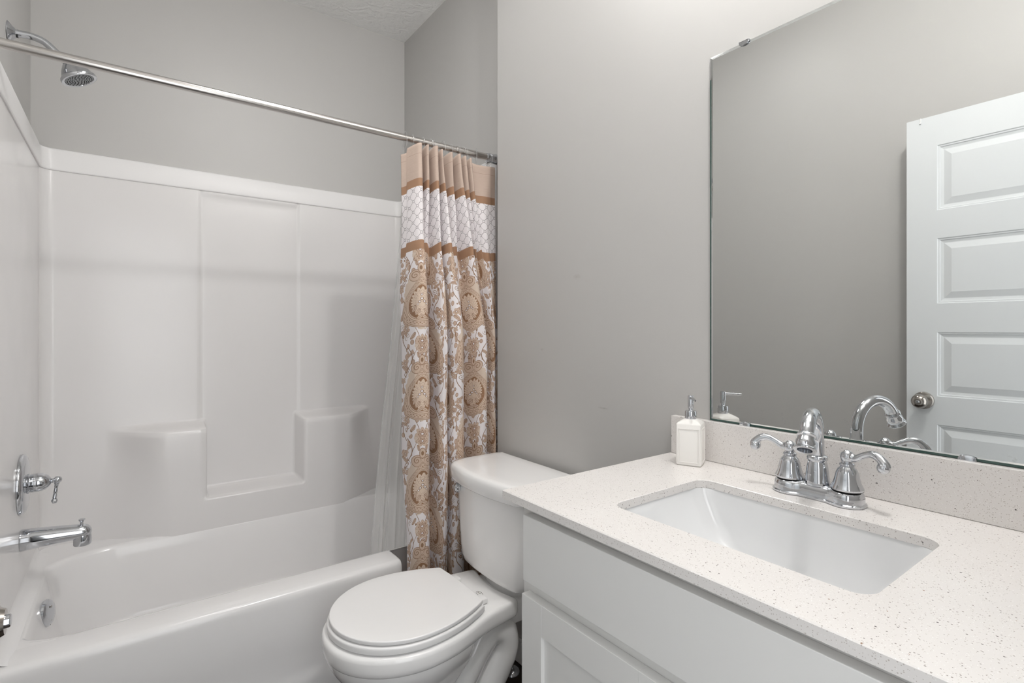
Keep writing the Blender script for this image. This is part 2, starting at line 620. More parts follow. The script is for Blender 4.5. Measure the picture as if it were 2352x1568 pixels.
class B:
    """bmesh collector"""

    def __init__(s):
        s.bm = bmesh.new()
        s.boxy = False

    def box(s, lo, hi, bev=0, seg=2, rot=None, org=None):
        s.boxy = True
        r = bmesh.ops.create_cube(s.bm, size=1)
        vs = r['verts']
        for v in vs:
            v.co = V([lo[i] + (v.co[i] + .5) * (hi[i] - lo[i]) for i in range(3)])
        es = list({e for v in vs for e in v.link_edges})
        if bev:
            g = bmesh.ops.bevel(s.bm, geom=es, offset=bev, segments=seg, affect='EDGES', profile=.5, clamp_overlap=True)
            vs = list({v for v in vs if v.is_valid} | set(g['verts']))
        if rot is not None:
            bmesh.ops.rotate(s.bm, verts=vs, cent=org or (0, 0, 0), matrix=rot)
        return s

    def grid(s, rows, closed_u=False, closed_v=False, cap=False):
        R = [[s.bm.verts.new(p) for p in r] for r in rows]
        n, m = len(R), len(R[0])
        for i in range(n if closed_v else n - 1):
            for j in range(m if closed_u else m - 1):
                a, b_, c, d = R[i][j], R[i][(j + 1) % m], R[(i + 1) % n][(j + 1) % m], R[(i + 1) % n][j]
                if len({a, b_, c, d}) == 4:
                    try:
                        s.bm.faces.new((a, b_, c, d))
                    except ValueError:
                        pass
        if cap:
            s.bm.faces.new(R[0])
            s.bm.faces.new(list(reversed(R[-1])))
        return s

    def lathe(s, prof, org=(0, 0, 0), axis=(0, 0, 1), n=32, sx=1, sy=1, cap=True):
        """prof: (radius, height) pairs"""
        q = V((0, 0, 1)).rotation_difference(V(axis).normalized())
        o = V(org)
        rows = []
        for r, h in prof:
            r = max(r, .00005)
            rows.append([o + q @ V((r * cos(2 * pi * k / n) * sx, r * sin(2 * pi * k / n) * sy, h)) for k in range(n)])
        return s.grid(rows, closed_u=True, cap=cap)

    def tube(s, pts, rad, n=14, cap=True, flat=1.0, up=None):
        pts = [V(p) for p in pts]
        if not hasattr(rad, '__len__'):
            rad = [rad] * len(pts)
        tang = []
        for i in range(len(pts)):
            a = pts[max(i - 1, 0)]
            c = pts[min(i + 1, len(pts) - 1)]
            tang.append((c - a).normalized())
        nrm = V(up) if up else tang[0].orthogonal()
        rows = []
        for i, p in enumerate(pts):
            t = tang[i]
            nrm = (nrm - t * nrm.dot(t))
            if nrm.length < 1e-6:
                nrm = t.orthogonal()
            nrm.normalize()
            bi = t.cross(nrm)
            rows.append([p + nrm * (rad[i] * cos(2 * pi * k / n)) + bi * (rad[i] * flat * sin(2 * pi * k / n)) for k in range(n)])
        return s.grid(rows, closed_u=True, cap=cap)

    def out(s, name, mat, parent=None, smooth=True, ang=35, merge=0, mats=None, flip=False):
        if merge:
            bmesh.ops.remove_doubles(s.bm, verts=s.bm.verts, dist=merge)
        bmesh.ops.recalc_face_normals(s.bm, faces=s.bm.faces)
        if flip:
            bmesh.ops.reverse_faces(s.bm, faces=s.bm.faces)
        me = bpy.data.meshes.new(name)
        s.bm.to_mesh(me)
        s.bm.free()
        return fin(name, me, mat, parent, smooth, min(ang, 20) if s.boxy else ang, mats)


def spline(pts, n=8):
    """Catmull-Rom through points"""
    P = [V(p) for p in pts]
    P = [P[0] * 2 - P[1]] + P + [P[-1] * 2 - P[-2]]
    out = []
    for i in range(1, len(P) - 2):
        for k in range(n):
            t = k / n
            a, b_, c, d = P[i - 1], P[i], P[i + 1], P[i + 2]
            out.append(.5 * ((2 * b_) + (c - a) * t + (2 * a - 5 * b_ + 4 * c - d) * t * t + (3 * b_ - a - 3 * c + d) * t ** 3))
    out.append(P[-2])
    return out


def sm(a, b_, x):
    t = min(1, max(0, (x - a) / (b_ - a)))
    return t * t * (3 - 2 * t)


def rrect(cx, cy, hx, hy, r, n=8, rs=None):
    """rounded rectangle loop; rs = per-corner radii tuples (rx, ry) for (+,+),(-,+),(-,-),(+,-)"""
    rs = rs or [(r, r)] * 4
    pts = []
    for (sx, sy, a0), (rx, ry) in zip(((1, 1, 0), (-1, 1, 90), (-1, -1, 180), (1, -1, 270)), rs):
        for k in range(n + 1):
            a = radians(a0 + 90 * k / n)
            pts.append((cx + sx * (hx - rx) + rx * cos(a), cy + sy * (hy - ry) + ry * sin(a)))
    return pts


# ------------------------------------------------------------------ room dimensions
XL, XR, XA = -.297, 1.162, 1.227       # left wall, mirror wall, alcove end wall
YB, YJ, YF = 2.664, 1.675, .0          # back wall, wall jog, front wall
ZC = 2.80


def struct(o, label, cat='wall'):
    return tag(o, label, cat, kind='structure')


# floor and ceiling
o = B().box((XL - .12, YF - .12, -.06), (XA + .12, YB + .1, 0)).out('floor', M['floor'], smooth=False)
struct(o, 'dark wood plank floor under the toilet', 'floor')
o = B().box((XL - .12, YF - .12, ZC), (XA + .12, YB + .1, ZC + .06)).out('ceiling', M['ceiling'], smooth=False)
struct(o, 'white textured ceiling above the shower alcove', 'ceiling')
o = B().box((XL - .1, YF - .12, 0), (XL, YB + .1, ZC)).out('wall_left', M['wall'], smooth=False)
struct(o, 'greige painted wall that carries the shower head')
o = B().box((XL, YB, 0), (XA + .1, YB + .1, ZC)).out('wall_back', M['wall'], smooth=False)
struct(o, 'greige painted wall above the long side of the tub surround')
b = B()
b.box((XR, YF - .12, 0), (XR + .165, YJ, ZC), .004, 2)
o = b.out('wall_right', M['wall_scuffed'], ang=50)
struct(o, 'greige painted wall behind the mirror and toilet')
o = B().box((XA, YJ, 0), (XA + .1, YB, ZC)).out('wall_alcove', M['wall'], smooth=False)
struct(o, 'darker greige end wall of the shower alcove above the curtain')
b = B()
b.box((.55, YF - .12, 0), (XR, YF, ZC))
b.box((XL, YF - .12, 2.06), (.55, YF, ZC))
b.box((XL, YF - .12, 0), (XL + .10, YF, 2.06))
o = b.out('wall_front', M['wall'], smooth=False)
struct(o, 'greige painted wall around the open doorway')
# baseboards
b = B()
b.box((XR - .014, .84, 0), (XR, YJ - .002, .085), .003)
o = b.out('baseboard_right', M['white_paint'])
struct(o, 'white baseboard on the wall behind the toilet', 'baseboard')
b = B()
b.box((XL, .02, 0), (XL + .014, 1.73, .085), .003)
o = b.out('baseboard_left', M['white_paint'])
struct(o, 'white baseboard on the wall behind the open door', 'baseboard')


# ------------------------------------------------------------------ door (seen in the mirror), open against the left wall
def door():
    xf, xb = -.165, -.200
    y0, y1, z0, z1 = .022, .731, .012, 2.036
    b = B()
    bm = b.bm
    sy0, sy1 = y0 + .096, y1 - .096
    pz = [(.247, .497), (.608, .858), (.965, 1.209), (1.318, 1.566), (1.673, 1.920)]
    for xs, sg in ((xf, 1), (xb, -1)):
        ys = [y0, sy0, sy1, y1]
        zs = [z0]
        for a, c in pz:
            zs += [a, c]
        zs.append(z1)
        for j in range(len(zs) - 1):
            for i in range(3):
                if i == 1 and j % 2 == 1:
                    continue
                bm.faces.new([bm.verts.new((xs, yy, zz)) for yy, zz in
                              ((ys[i], zs[j]), (ys[i + 1], zs[j]), (ys[i + 1], zs[j + 1]), (ys[i], zs[j + 1]))])
        for a, c in pz:
            # molded sticking: (inset, depth)
            prof = [(0, 0), (.003, -.003), (.007, -.0035), (.010, -.0065), (.014, -.0075), (.018, -.0085), (.020, -.0085), (.043, -.0012), (.0435, -.0012)]
            rows = [[(xs + sg * d, sy0 + ins, a + ins), (xs + sg * d, sy1 - ins, a + ins),
                     (xs + sg * d, sy1 - ins, c - ins), (xs + sg * d, sy0 + ins, c - ins)] for ins, d in prof]
            b.grid(rows, closed_u=True)
            bm.faces.new([bm.verts.new(p) for p in rows[-1]])
    for f in (((xf, y0, z0), (xf, y1, z0), (xb, y1, z0), (xb, y0, z0)), ((xf, y0, z1), (xf, y1, z1), (xb, y1, z1), (xb, y0, z1)),
              ((xf, y0, z0), (xf, y0, z1), (xb, y0, z1), (xb, y0, z0)), ((xf, y1, z0), (xf, y1, z1), (xb, y1, z1), (xb, y1, z0))):
        bm.faces.new([bm.verts.new(p) for p in f])
    d = b.out('door_1', M['door'], merge=.0002, ang=12)
    struct(d, 'open white five panel door reflected in the mirror', 'door')
    # knobs on both sides
    ky, kz = .6755, .946
    for xs, ax in ((xf, 1), (xb, -1)):
        k = B().lathe([(.0005, -.007 if ax > 0 else 0), (.033, -.007 if ax > 0 else 0), (.033, .003), (.030, .007), (.016, .010), (.0125, .013), (.0125, .022), (.017, .026),
                       (.0245, .032), (.0268, .040), (.0262, .048), (.023, .055), (.017, .060), (.0135, .0615), (.0130, .0625), (.0115, .0655), (.0005, .0658)],
                      (xs + (.007 if ax > 0 else 0), ky, kz), (ax, 0, 0), 96).out('door_knob', M['satin'], d)
        if ax > 0:
            B().lathe([(.0004, 0), (.0062, 0), (.0060, .0032), (.0052, .0040), (.0004, .0042)], (xs + .0722, ky, kz), (1, 0, 0), 24).out('lock_button', M['chrome'], k)
    for hz in (.25, 1.05, 1.85):
        B().lathe([(.0004, -.045), (.006, -.045), (.006, .045), (.0004, .045)], (xf - .004, y0 - .006, hz), (0, 0, 1), 12).out('hinge', M['satin'], d)
    # latch plate on the door edge
    B().box((xf - .029, y1 - .0005, kz - .028), (xf - .006, y1 + .0012, kz + .028), .0005).out('latch_plate', M['satin'], d)
    return d


door()
# small clear hook over the door's top edge
b = B()
b.box((-.1665, .684, 2.016), (-.1640, .689, 2.0385), .0006)
b.box((-.2015, .684, 2.0365), (-.1640, .689, 2.0385), .0006)
b.box((-.2025, .684, 2.020), (-.2005, .689, 2.0385), .0006)
b.box((-.1640, .6838, 2.0155), (-.1605, .6892, 2.0185), .0006)
o = b.out('door_hook', M['white_paint'])
tag(o, 'tiny white hook clipped over the top edge of the door in the mirror', 'hook')


# ------------------------------------------------------------------ shower surround
TUB = empty('bathtub', (.465, 2.2, 0), 'glossy white one piece bathtub and molded wall surround behind the curtain', 'bathtub')


def surround():
    root = TUB
    xl, xr, yb, r = -.268, 1.198, 2.648, .040
    yf = 1.797
    # plan path
    path = []           # (x, y, nx, ny)
    n = 30
    for i in range(n):
        path.append((xl, yf + (yb - r - yf) * i / n, 1, 0))
    for k in range(11):
        a = radians(180 - 90 * k / 10)
        path.append((xl + r + r * cos(a), yb - r + r * sin(a), -cos(a), -sin(a)))
    n = 210
    for i in range(1, n):
        path.append((xl + r + (xr - xl - 2 * r) * i / n, yb, 0, -1))
    for k in range(11):
        a = radians(90 - 90 * k / 10)
        path.append((xr - r + r * cos(a), yb - r + r * sin(a), -cos(a), -sin(a)))
    n = 30
    for i in range(1, n + 1):
        path.append((xr, yb - r - (yb - r - yf) * i / n, -1, 0))

    def depth(x, z, ny):
        if ny > -.5:
            return 0
        q = 1 - sm(.40, .74, z)
        bul = sm(-.070 - .13 * q, .125 + .03 * q, x) * (1 - sm(.86 - .03 * q, 1.03 + .10 * q, x))
        zt = .826
        inn = sm(.266, .274, x) * (1 - sm(.648, .658, x))
        top = (1 - sm(zt - .026, zt, z)) * (1 - inn) + (1 - sm(.508, .528, z)) * inn
        d = .134 * bul * top
        # vertical grooves that frame the centre panel
        for gx in (.256, .662):
            if z > .50:
                d -= .0045 * exp(-((x - gx) / .0032) ** 2)
        if .256 < x < .662:
            d -= .004 * (1 - sm(1.80, 1.825, z)) * sm(.50, .53, z)
        return d

    zs = []
    z = .362
    while z < 1.832:
        zs.append(z)
        z += .004 if (.49 < z < .56 or .79 < z < .84 or z > 1.80 or .37 < z < .40) else .02
    zs.append(1.832)
    rows = []
    for z in zs:
        k = -.006 if z > 1.829 else 0
        rows.append([(x + nx * (depth(x, z, ny)), y + ny * (depth(x, z, ny)), z) for x, y, nx, ny in path])
    B().grid(rows).out('wall_panel', M['gel'], root, ang=180)
    # upper flange band: proud of the panels below it
    prof = [(-.001, 1.829), (.0035, 1.829), (.0055, 1.8315), (.0060, 1.835), (.0040, 1.907), (.001, 1.9125), (-.004, 1.914), (-.014, 1.914)]
    rr = []
    for off, z in prof:
        rr.append([(x + nx * off, y + ny * off, z) for x, y, nx, ny in path])
    B().grid(rr).out('top_flange', M['flange'], root, ang=50)
    # front returns that lap the drywall
    for xs, xe in ((XL + .001, -.262), (1.192, XA - .001)):
        B().box((min(xs, xe), yf - .032, .385), (max(xs, xe), yf + .004, 1.900), .004, 3).out('front_flange', M['tub'], root)
    return root


surround()


# ------------------------------------------------------------------ bathtub
def tub():
    root = TUB
    zr = .390
    # basin loft
    bx0, bx1, by0, by1 = -.226, 1.150, 1.862, 2.512
    cx, cy, hx, hy = (bx0 + bx1) / 2, (by0 + by1) / 2, (bx1 - bx0) / 2, (by1 - by0) / 2
    rs = [(.20, .13), (.22, .14), (.16, .07), (.06, .06)]
    prof = [(-.018, zr + .0), (-.010, zr - .001), (-.004, zr - .005), (0, zr - .014), (.006, zr - .05), (.018, zr - .12), (.030, zr - .20), (.042, zr - .255), (.060, zr - .29), (.10, zr - .305), (.2, zr - .31)]
    rows = []
    for ins, z in prof:
        q = [(max(.03, a - ins * .3), max(.03, c - ins * .3)) for a, c in rs]
        rows.append([(x, y, z) for x, y in rrect(cx + ins * .25, cy, hx - ins, hy - ins, .1, 14, q)])
    b = B()
    b.grid(rows, closed_u=True)
    b.bm.faces.new([b.bm.verts.new(p) for p in rows[-1]])
    kill = [f for f in b.bm.faces if f.calc_center_median().x > .792 and f.calc_center_median().y < 1.885 and f.calc_center_median().z > .13]
    bmesh.ops.delete(b.bm, geom=kill, context='FACES')
    b.out('basin', M['tub'], root, ang=60, merge=.0001)
    # deck at left, back and right
    inner = rrect(cx, cy, hx + .018, hy + .018, .1, 14, rs)
    ox0, ox1, oy0, oy1 = XL + .002, XA - .002, 1.800, 2.655
    outer = []
    for x, y in inner:
        # project radially to outer rectangle
        dx, dy = x - cx, y - cy
        t = min(((ox1 - cx) if dx > 0 else (cx - ox0)) / max(abs(dx), 1e-6), ((oy1 - cy) if dy > 0 else (cy - oy0)) / max(abs(dy), 1e-6))
        outer.append((cx + dx * t, cy + dy * t))
    b = B()
    mid = [[(xi + (xo - xi) * k, yi + (yo - yi) * k, zr - .0) for (xi, yi), (xo, yo) in zip(inner, outer)] for k in (0, .5, 1)]
    b.grid(mid, closed_u=True)
    kill = [f for f in b.bm.faces if f.calc_center_median().y < 1.872 and f.calc_center_median().x > -.05]
    bmesh.ops.delete(b.bm, geom=kill, context='FACES')
    b.out('deck', M['tub'], root, ang=60)
    # cove between deck and left wall panel
    rr = []
    for k in range(8):
        a = radians(90 * k / 7)
        rr.append([(-.268 + .035 * (1 - sin(a)), yy, zr + .035 * (1 - cos(a))) for yy in [1.770 + i * .073 for i in range(12)]])
    B().grid(rr).out('deck_cove', M['tub'], root, ang=80)
    # front apron, section lofted along x, up to the cut
    sec = [(1.868, .02), (1.868, .20), (1.874, .34), (1.874, .374), (1.869, .382), (1.859, .3878), (1.846, .3902), (1.800, .391), (1.764, .3905), (1.753, .388), (1.7465, .3825), (1.7435, .374), (1.742, .360),
           (1.745, .20), (1.752, .13), (1.748, .10), (1.745, .09), (1.745, .004), (1.80, .002)]
    xs = [XL + .004, -.1, .2, .5, .74, .784, .790, .7935, .795]
    rows = []
    for x in xs:
        t = max(0, (x - .784) / .011)
        sh = 1 - sqrt(max(0, 1 - t * t)) if t > 0 else 0
        rows.append([(x, 1.80 + (y - 1.80) * (1 - sh * .07), z - sh * .008 if z > .3 else z) for y, z in sec])
    B().grid(rows, closed_u=True, cap=True).out('apron', M['tub'], root, ang=40)
    # low threshold of the cut-out
    sec2 = [(1.880, .02), (1.880, .115), (1.872, .128), (1.858, .134), (1.775, .136), (1.757, .130), (1.750, .116), (1.745, .09), (1.745, .004), (1.80, .002)]
    B().grid([[(x, y, z) for y, z in sec2] for x in (.780, .95, 1.10, XA - .004)], closed_u=True, cap=True).out('step_threshold', M['tub'], root, ang=40)
    # overflow plate
    ax = V((1, -.26, .10)).normalized()
    ov = B().lathe([(.0004, -.002), (.040, -.002), (.042, .004), (.040, .010), (.035, .0135), (.020, .0155), (.0004, .016)],
                   (-.211, 2.2, .322), ax, 40).out('overflow_plate', M['chrome'], root)
    for dz in (.018, -.024):
        B().lathe([(.0003, 0), (.0035, 0), (.003, .002), (.0003, .0025)], V((-.211, 2.2, .322)) + ax * .0152 + V((0, 0, dz)), ax, 12).out('screw', M['satin'], ov)
    B().box((-.2020, 2.190, .2855), (-.1965, 2.204, .2925), .001).out('drain_slot', M['black'], ov)
    dr = B().lathe([(.0004, -.002), (.034, -.002), (.036, .002), (.030, .004), (.028, .001), (.0004, .001)], (-.02, 2.19, .081), (0, 0, 1), 32).out('drain', M['chrome'], root)
    return root


tub()


# ------------------------------------------------------------------ shower head, valve, spout
def shower_head():
    root = empty('overhead_shower', (XL, 2.2, 2.131), 'chrome shower head with curved arm on the left wall behind the rod', 'shower head')
    B().lathe([(.0005, 0), (.032, 0), (.0325, .002), (.030, .005), (.020, .012), (.0125, .018), (.0125, .024), (.0005, .024)], (XL + .0005, 2.2, 2.131), (1, 0, .05), 40).out('flange', M['chrome'], root)
    pts = spline([(XL + .01, 2.2, 2.131), (-.262, 2.2, 2.134), (-.238, 2.2, 2.134), (-.214, 2.2, 2.127), (-.196, 2.2, 2.113), (-.180, 2.2, 2.097), (-.168, 2.2, 2.083)], 8)
    B().tube(pts, .0105, 20).out('arm', M['chrome'], root)
    fc = V((-.1265, 2.2, 2.0285))
    nrm = V((.40, -.06, -.915)).normalized()
    top = fc - nrm * .080
    B().tube([(-.170, 2.2, 2.087), (-.160, 2.2, 2.076), top + nrm * .004], [.0135, .0140, .0125], 20).out('swivel_nut', M['chrome'], root)
    K = .80
    head = B().lathe([(r * (K if h > .02 else 1), h) for r, h in [(.0005, 0), (.013, 0), (.0155, .004), (.0165, .012), (.024, .0205), (.036, .034), (.046, .048), (.053, .062), (.0545, .066), (.0605, .070), (.0615, .075),
                      (.0600, .079), (.0555, .0800), (.0500, .0785), (.0475, .0750), (.0005, .0745)]], top, nrm, 56).out('head', M['chrome'], root)
    face = B().lathe([(.0004, .0), (.0470 * K, 0), (.0470 * K, .0012), (.0004, .0030)], fc - nrm * .0034, nrm, 48).out('spray_face', M['grey_rubber'], head)
    nz = B()
    q = V((0, 0, 1)).rotation_difference(nrm)
    for rad, cnt in ((.042, 22), (.034, 18), (.026, 14), (.018, 9), (.009, 5)):
        for k in range(cnt):
            a = 2 * pi * k / cnt + rad * 90
            p = fc + q @ V((K * rad * cos(a), K * rad * sin(a), -.0016 + (.047 - rad) * .03))
            nz.lathe([(.0014, 0), (.0014, .0016), (.0008, .0020)], p, nrm, 8)
    nz.out('nozzles', M['black'], face)
    return root


shower_head()


def valve():
    y0, z0, xw = 2.2, .739, -.2675
    root = empty('shower_valve', (xw, y0, z0), 'round chrome shower valve plate with small lever handle above the tub spout', 'shower valve')
    B().lathe([(.0005, 0), (.0915, 0), (.0918, .003), (.090, .008), (.084, .0125), (.070, .0155), (.052, .017), (.036, .017), (.0005, .017)], (xw, y0, z0), (1, 0, 0), 64).out('escutcheon', M['chrome'], root)
    B().lathe([(.0005, .0), (.030, .0), (.031, .003), (.0275, .005), (.0275, .008), (.0285, .010), (.0290, .024), (.0275, .034), (.024, .042), (.018, .049), (.011, .054),
               (.0065, .056), (.0075, .058), (.0065, .060), (.0060, .066), (.0005, .066)], (xw + .016, y0, z0), (1, 0, 0), 40).out('hub', M['chrome'], root)
    h = B()
    h.lathe([(.0004, -.0115), (.006, -.010), (.0098, -.006), (.0115, 0), (.0098, .006), (.006, .010), (.0004, .0115)], (xw + .086, y0, z0 + .001), (1, 0, 0), 28)
    h.tube(spline([(xw + .085, y0, z0 - .006), (xw + .083, y0 - .001, z0 - .022), (xw + .081, y0 - .002, z0 - .040), (xw + .079, y0 - .003, z0 - .056)], 6),
           [.0068] * 3 + [.0052] * 3 + [.0044] * 3 + [.0050] * 3 + [.0044] * 2 + [.0052] * 5, 16)
    h.lathe([(.0004, -.0085), (.0055, -.007), (.0085, 0), (.0055, .007), (.0004, .0085)], (xw + .079, y0 - .003, z0 - .064), (0, 0, 1), 22)
    h.out('lever_handle', M['chrome'], root)
    return root


valve()


def spout():
    y0, xw = 2.2, -.2675
    root = empty('tub_spout', (xw, y0, .565), 'chrome tub spout with diverter knob sticking out from the left tub wall', 'tub spout')
    rows = []
    N = 28
    # sections along the spout: x, centre z, half height, half width
    for x, zc, hz, hy in ((xw, .565, .0335, .0315), (xw + .004, .565, .0340, .0320), (xw + .03, .5650, .0325, .0308), (xw + .06, .5640, .0303, .0292), (xw + .09, .5632, .0280, .0275),
                          (xw + .115, .5622, .0262, .0262), (xw + .135, .561, .0250, .0252), (xw + .148, .5605, .0240, .0245)):
        rows.append([(x, y0 + hy * cos(2 * pi * k / N), zc + hz * sin(2 * pi * k / N) * (1.0 if sin(2 * pi * k / N) > 0 else .92)) for k in range(N)])
    # rounded nose
    for t in (.35, .65, .85, .96, 1.0):
        s_ = sqrt(1 - t * t) if t < 1 else .02
        rows.append([(xw + .148 + .024 * t, y0 + .0245 * s_ * cos(2 * pi * k / N), .5605 + (.024 * s_) * sin(2 * pi * k / N)) for k in range(N)])
    body = B()
    body.grid(rows, closed_u=True, cap=True)
    # downturned mouth
    body.lathe([(.0205, .024), (.0225, .010), (.0235, -.004), (.0238, -.022), (.0228, -.0255), (.0190, -.0255), (.0180, -.010)], (xw + .1475, y0, .5445), (0, 0, 1), 32, cap=False)
    body.out('body', M['chrome'], root, ang=40)
    B().lathe([(.0004, 0), (.0042, 0), (.0042, .009), (.0055, .012), (.0085, .016), (.0092, .0185), (.0070, .020), (.0004, .0195)], (xw + .146, y0, .582), (0, 0, 1), 24).out('diverter_knob', M['chrome'], root)
    return root


spout()


# ------------------------------------------------------------------ curtain rod, rings, curtain, liner
RY, RZ = 1.772, 1.922
r_ = empty('curtain_rod', (XA, RY, RZ), 'brushed metal shower rod spanning the tub alcove below the ceiling', 'curtain rod')
B().tube([(XL + .02, RY, RZ), (1.04, RY, RZ)], .0127, 28).out('rod', M['nickel'], r_)
B().tube([(1.035, RY, RZ), (1.19, RY, RZ)], .0142, 28).out('telescoping_tube', M['nickel'], r_)
B().lathe([(.0005, 0), (.0195, 0), (.0202, .004), (.0195, .012), (.0180, .016), (.0172, .030), (.0172, .050), (.0145, .052), (.0005, .052)], (XA - .001, RY, RZ), (-1, 0, 0), 36).out('end_cap', M['chrome'], r_)
B().lathe([(.0005, 0), (.0175, 0), (.0180, .004), (.0178, .012), (.0170, .016), (.0160, .030), (.0005, .030)], (XL + .001, RY, RZ), (1, 0, 0), 36).out('end_cap', M['chrome'], r_)

# fold layout of the curtain: top hem positions (x, y) along the rod
HEM = [(.803, 1.764), (.812, 1.746), (.822, 1.722), (.838, 1.706), (.852, 1.708), (.860, 1.742), (.866, 1.775), (.872, 1.738), (.880, 1.706), (.892, 1.708), (.899, 1.745),
       (.903, 1.778), (.908, 1.742), (.918, 1.705), (.934, 1.701), (.944, 1.722), (.949, 1.768), (.955, 1.735), (.963, 1.712), (.972, 1.718), (.978, 1.760),
       (.990, 1.786), (1.003, 1.752), (1.012, 1.722), (1.022, 1.714), (1.030, 1.748), (1.036, 1.780), (1.048, 1.742), (1.056, 1.716), (1.066, 1.716), (1.073, 1.748), (1.079, 1.772),
       (1.086, 1.745), (1.094, 1.720), (1.102, 1.718), (1.108, 1.742), (1.112, 1.762), (1.118, 1.742), (1.124, 1.722), (1.131, 1.728), (1.136, 1.760), (1.150, 1.768), (1.168, 1.762),
       (1.180, 1.752), (1.190, 1.760), (1.200, 1.752), (1.209, 1.762), (1.219, 1.768)]
# bottom outline: wider, softer folds
BOT = [(.800, 1.712), (.803, 1.690), (.812, 1.668), (.828, 1.652), (.846, 1.650), (.862, 1.664), (.870, 1.690), (.877, 1.716), (.884, 1.722), (.892, 1.716), (.899, 1.690), (.906, 1.664),
       (.918, 1.652), (.930, 1.656), (.936, 1.680), (.941, 1.706), (.946, 1.676), (.952, 1.652), (.966, 1.640), (.982, 1.640), (.996, 1.652), (1.006, 1.674), (1.012, 1.700), (1.024, 1.716), (1.042, 1.720),
       (1.052, 1.706), (1.064, 1.690), (1.078, 1.678), (1.094, 1.672), (1.110, 1.672), (1.124, 1.680), (1.134, 1.694), (1.140, 1.712), (1.148, 1.722), (1.158, 1.716), (1.166, 1.702), (1.174, 1.694), (1.184, 1.694),
       (1.190, 1.704), (1.196, 1.716), (1.202, 1.720), (1.206, 1.716), (1.210, 1.710), (1.212, 1.716), (1.214, 1.720), (1.216, 1.724), (1.218, 1.726), (1.2205, 1.728)]
def tail(x, lim, k=1.13):
    return x if x < k else k + (x - k) * (lim - k) / (1.2205 - k)


XO = [0.801, 0.819, 0.865, 0.904, 0.956, 0.984, 1.034, 1.079, 1.114, 1.136, 1.191]
XN = [0.801, 0.834, 0.872, 0.899, 0.939, 0.956, 1.001, 1.036, 1.063, 1.091, 1.191]


def gather(x):
    for k in range(len(XO) - 1):
        if x <= XO[k + 1] or k == len(XO) - 2:
            return XN[k] + (x - XO[k]) * (XN[k + 1] - XN[k]) / (XO[k + 1] - XO[k])


HEM = [V((gather(x) if x < 1.13 else gather(1.13) + (x - 1.13) * (1.2085 - gather(1.13)) / .0895, min(y + .016, 1.758) if x > 1.13 else y + .016, 0)) for x, y in HEM]
BOT = [V((tail(x, 1.193), y, 0)) for x, y in BOT]


def curtain():
    NS = 10
    hs, bs = spline(HEM, NS), spline(BOT, NS)
    n = len(hs)
    # one material coordinate shared by all heights: average arc length
    al = [0]
    for i in range(1, n):
        al.append(al[-1] + .42 * (hs[i] - hs[i - 1]).length + .58 * (bs[i] - bs[i - 1]).length)
    tot = al[-1]
    random.seed(11)
    # hem droops between rings a little
    zt = []
    for i in range(n):
        f = hs[i].y
        d = (f - 1.70) / .085          # 0 front crest .. 1 back
        x = hs[i].x
        drop = .034 * max(0, min(1, d))
        if x < .82: drop += .018
        kk = sm(1.075, 1.115, x)
        drop = drop * (1 - kk) + (.030 - .004 * sm(1.15, 1.19, x)) * kk
        zt.append(RZ - .018 - drop * .9)
    rows, uvs = [], []
    H = 1.80
    NV = 190
    for j in range(NV + 1):
        t = j / NV
        row = []
        for i in range(n):
            z = zt[i] * (1 - t) + (RZ - .03 - H) * t
            k = sm(-.05, .42, t)
            p = hs[i].lerp(bs[i], k)
            # front edge bows a little to the tub side at mid height
            xo = -.002 * sin(pi * min(1, t * 1.05)) * (1 - sm(.80, .95, p.x))
            wv = .0035 * sin(7 * t * pi + i * .11) + .0025 * sin(15 * t + i * .053)
            yo = wv * sm(0, .08, t)
            # the curtain swings outward over the tub apron
            dm = 1 + 1.0 * sm(.10, .35, t) * (1 - sm(.60, .80, t)) * (1 - sm(1.12, 1.16, p.x))
            row.append((p.x + xo + wv * .3, 1.670 + (p.y - 1.670) * (dm if p.y > 1.670 else 1) + yo, z))
            uvs.append((al[i], zt[i] - z + (RZ - .018 - zt[i]) * (.25)))
        rows.append(row)
    bm = bmesh.new()
    uvl = bm.loops.layers.uv.new('UVMap')
    R = [[bm.verts.new(p) for p in r] for r in rows]
    for j in range(NV):
        for i in range(n - 1):
            f = bm.faces.new((R[j][i], R[j][i + 1], R[j + 1][i + 1], R[j + 1][i]))
            for l, (jj, ii) in zip(f.loops, ((j, i), (j, i + 1), (j + 1, i + 1), (j + 1, i))):
                l[uvl].uv = uvs[jj * n + ii]
    me = bpy.data.meshes.new('shower_curtain')
    bm.to_mesh(me)
    bm.free()
    o = fin('shower_curtain', me, M['curtain'], None, True, 180)
    so = o.modifiers.new('thickness', 'SOLIDIFY')
    so.thickness = .0012
    tag(o, 'bunched fabric shower curtain with taupe header, trellis band and brown medallion print', 'shower curtain')
    # stitched buttonhole grommets are part of the cloth
    return hs, zt


hs, zt = curtain()


def liner():
    # clear liner hanging inside the tub behind the fabric curtain
    n, m = 150, 60
    rows = []
    for j in range(m + 1):
        t = j / m
        z = 1.862 * (1 - t) + .20 * t
        x0 = .835 - .088 * (t ** 1.25)
        y0 = 1.815 + .10 * sm(.0, .8, t)
        row = []
        for i in range(n + 1):
            s = i / n
            x = x0 + (1.10 - x0) * s ** 1.1
            a = (.004 + .018 * t)
            y = y0 + a * sin(s * 46 + 1.5 * t) + .5 * a * sin(s * 97 + 2 * t) + .004 * sin(9 * t + 14 * s)
            x += .006 * t * sin(s * 61)
            row.append((x, y, z))
        rows.append(row)
    o = B().grid(rows).out('shower_liner', M['liner'], ang=180)
    tag(o, 'clear plastic liner hanging inside the tub at the left edge of the fabric curtain', 'curtain liner')


liner()

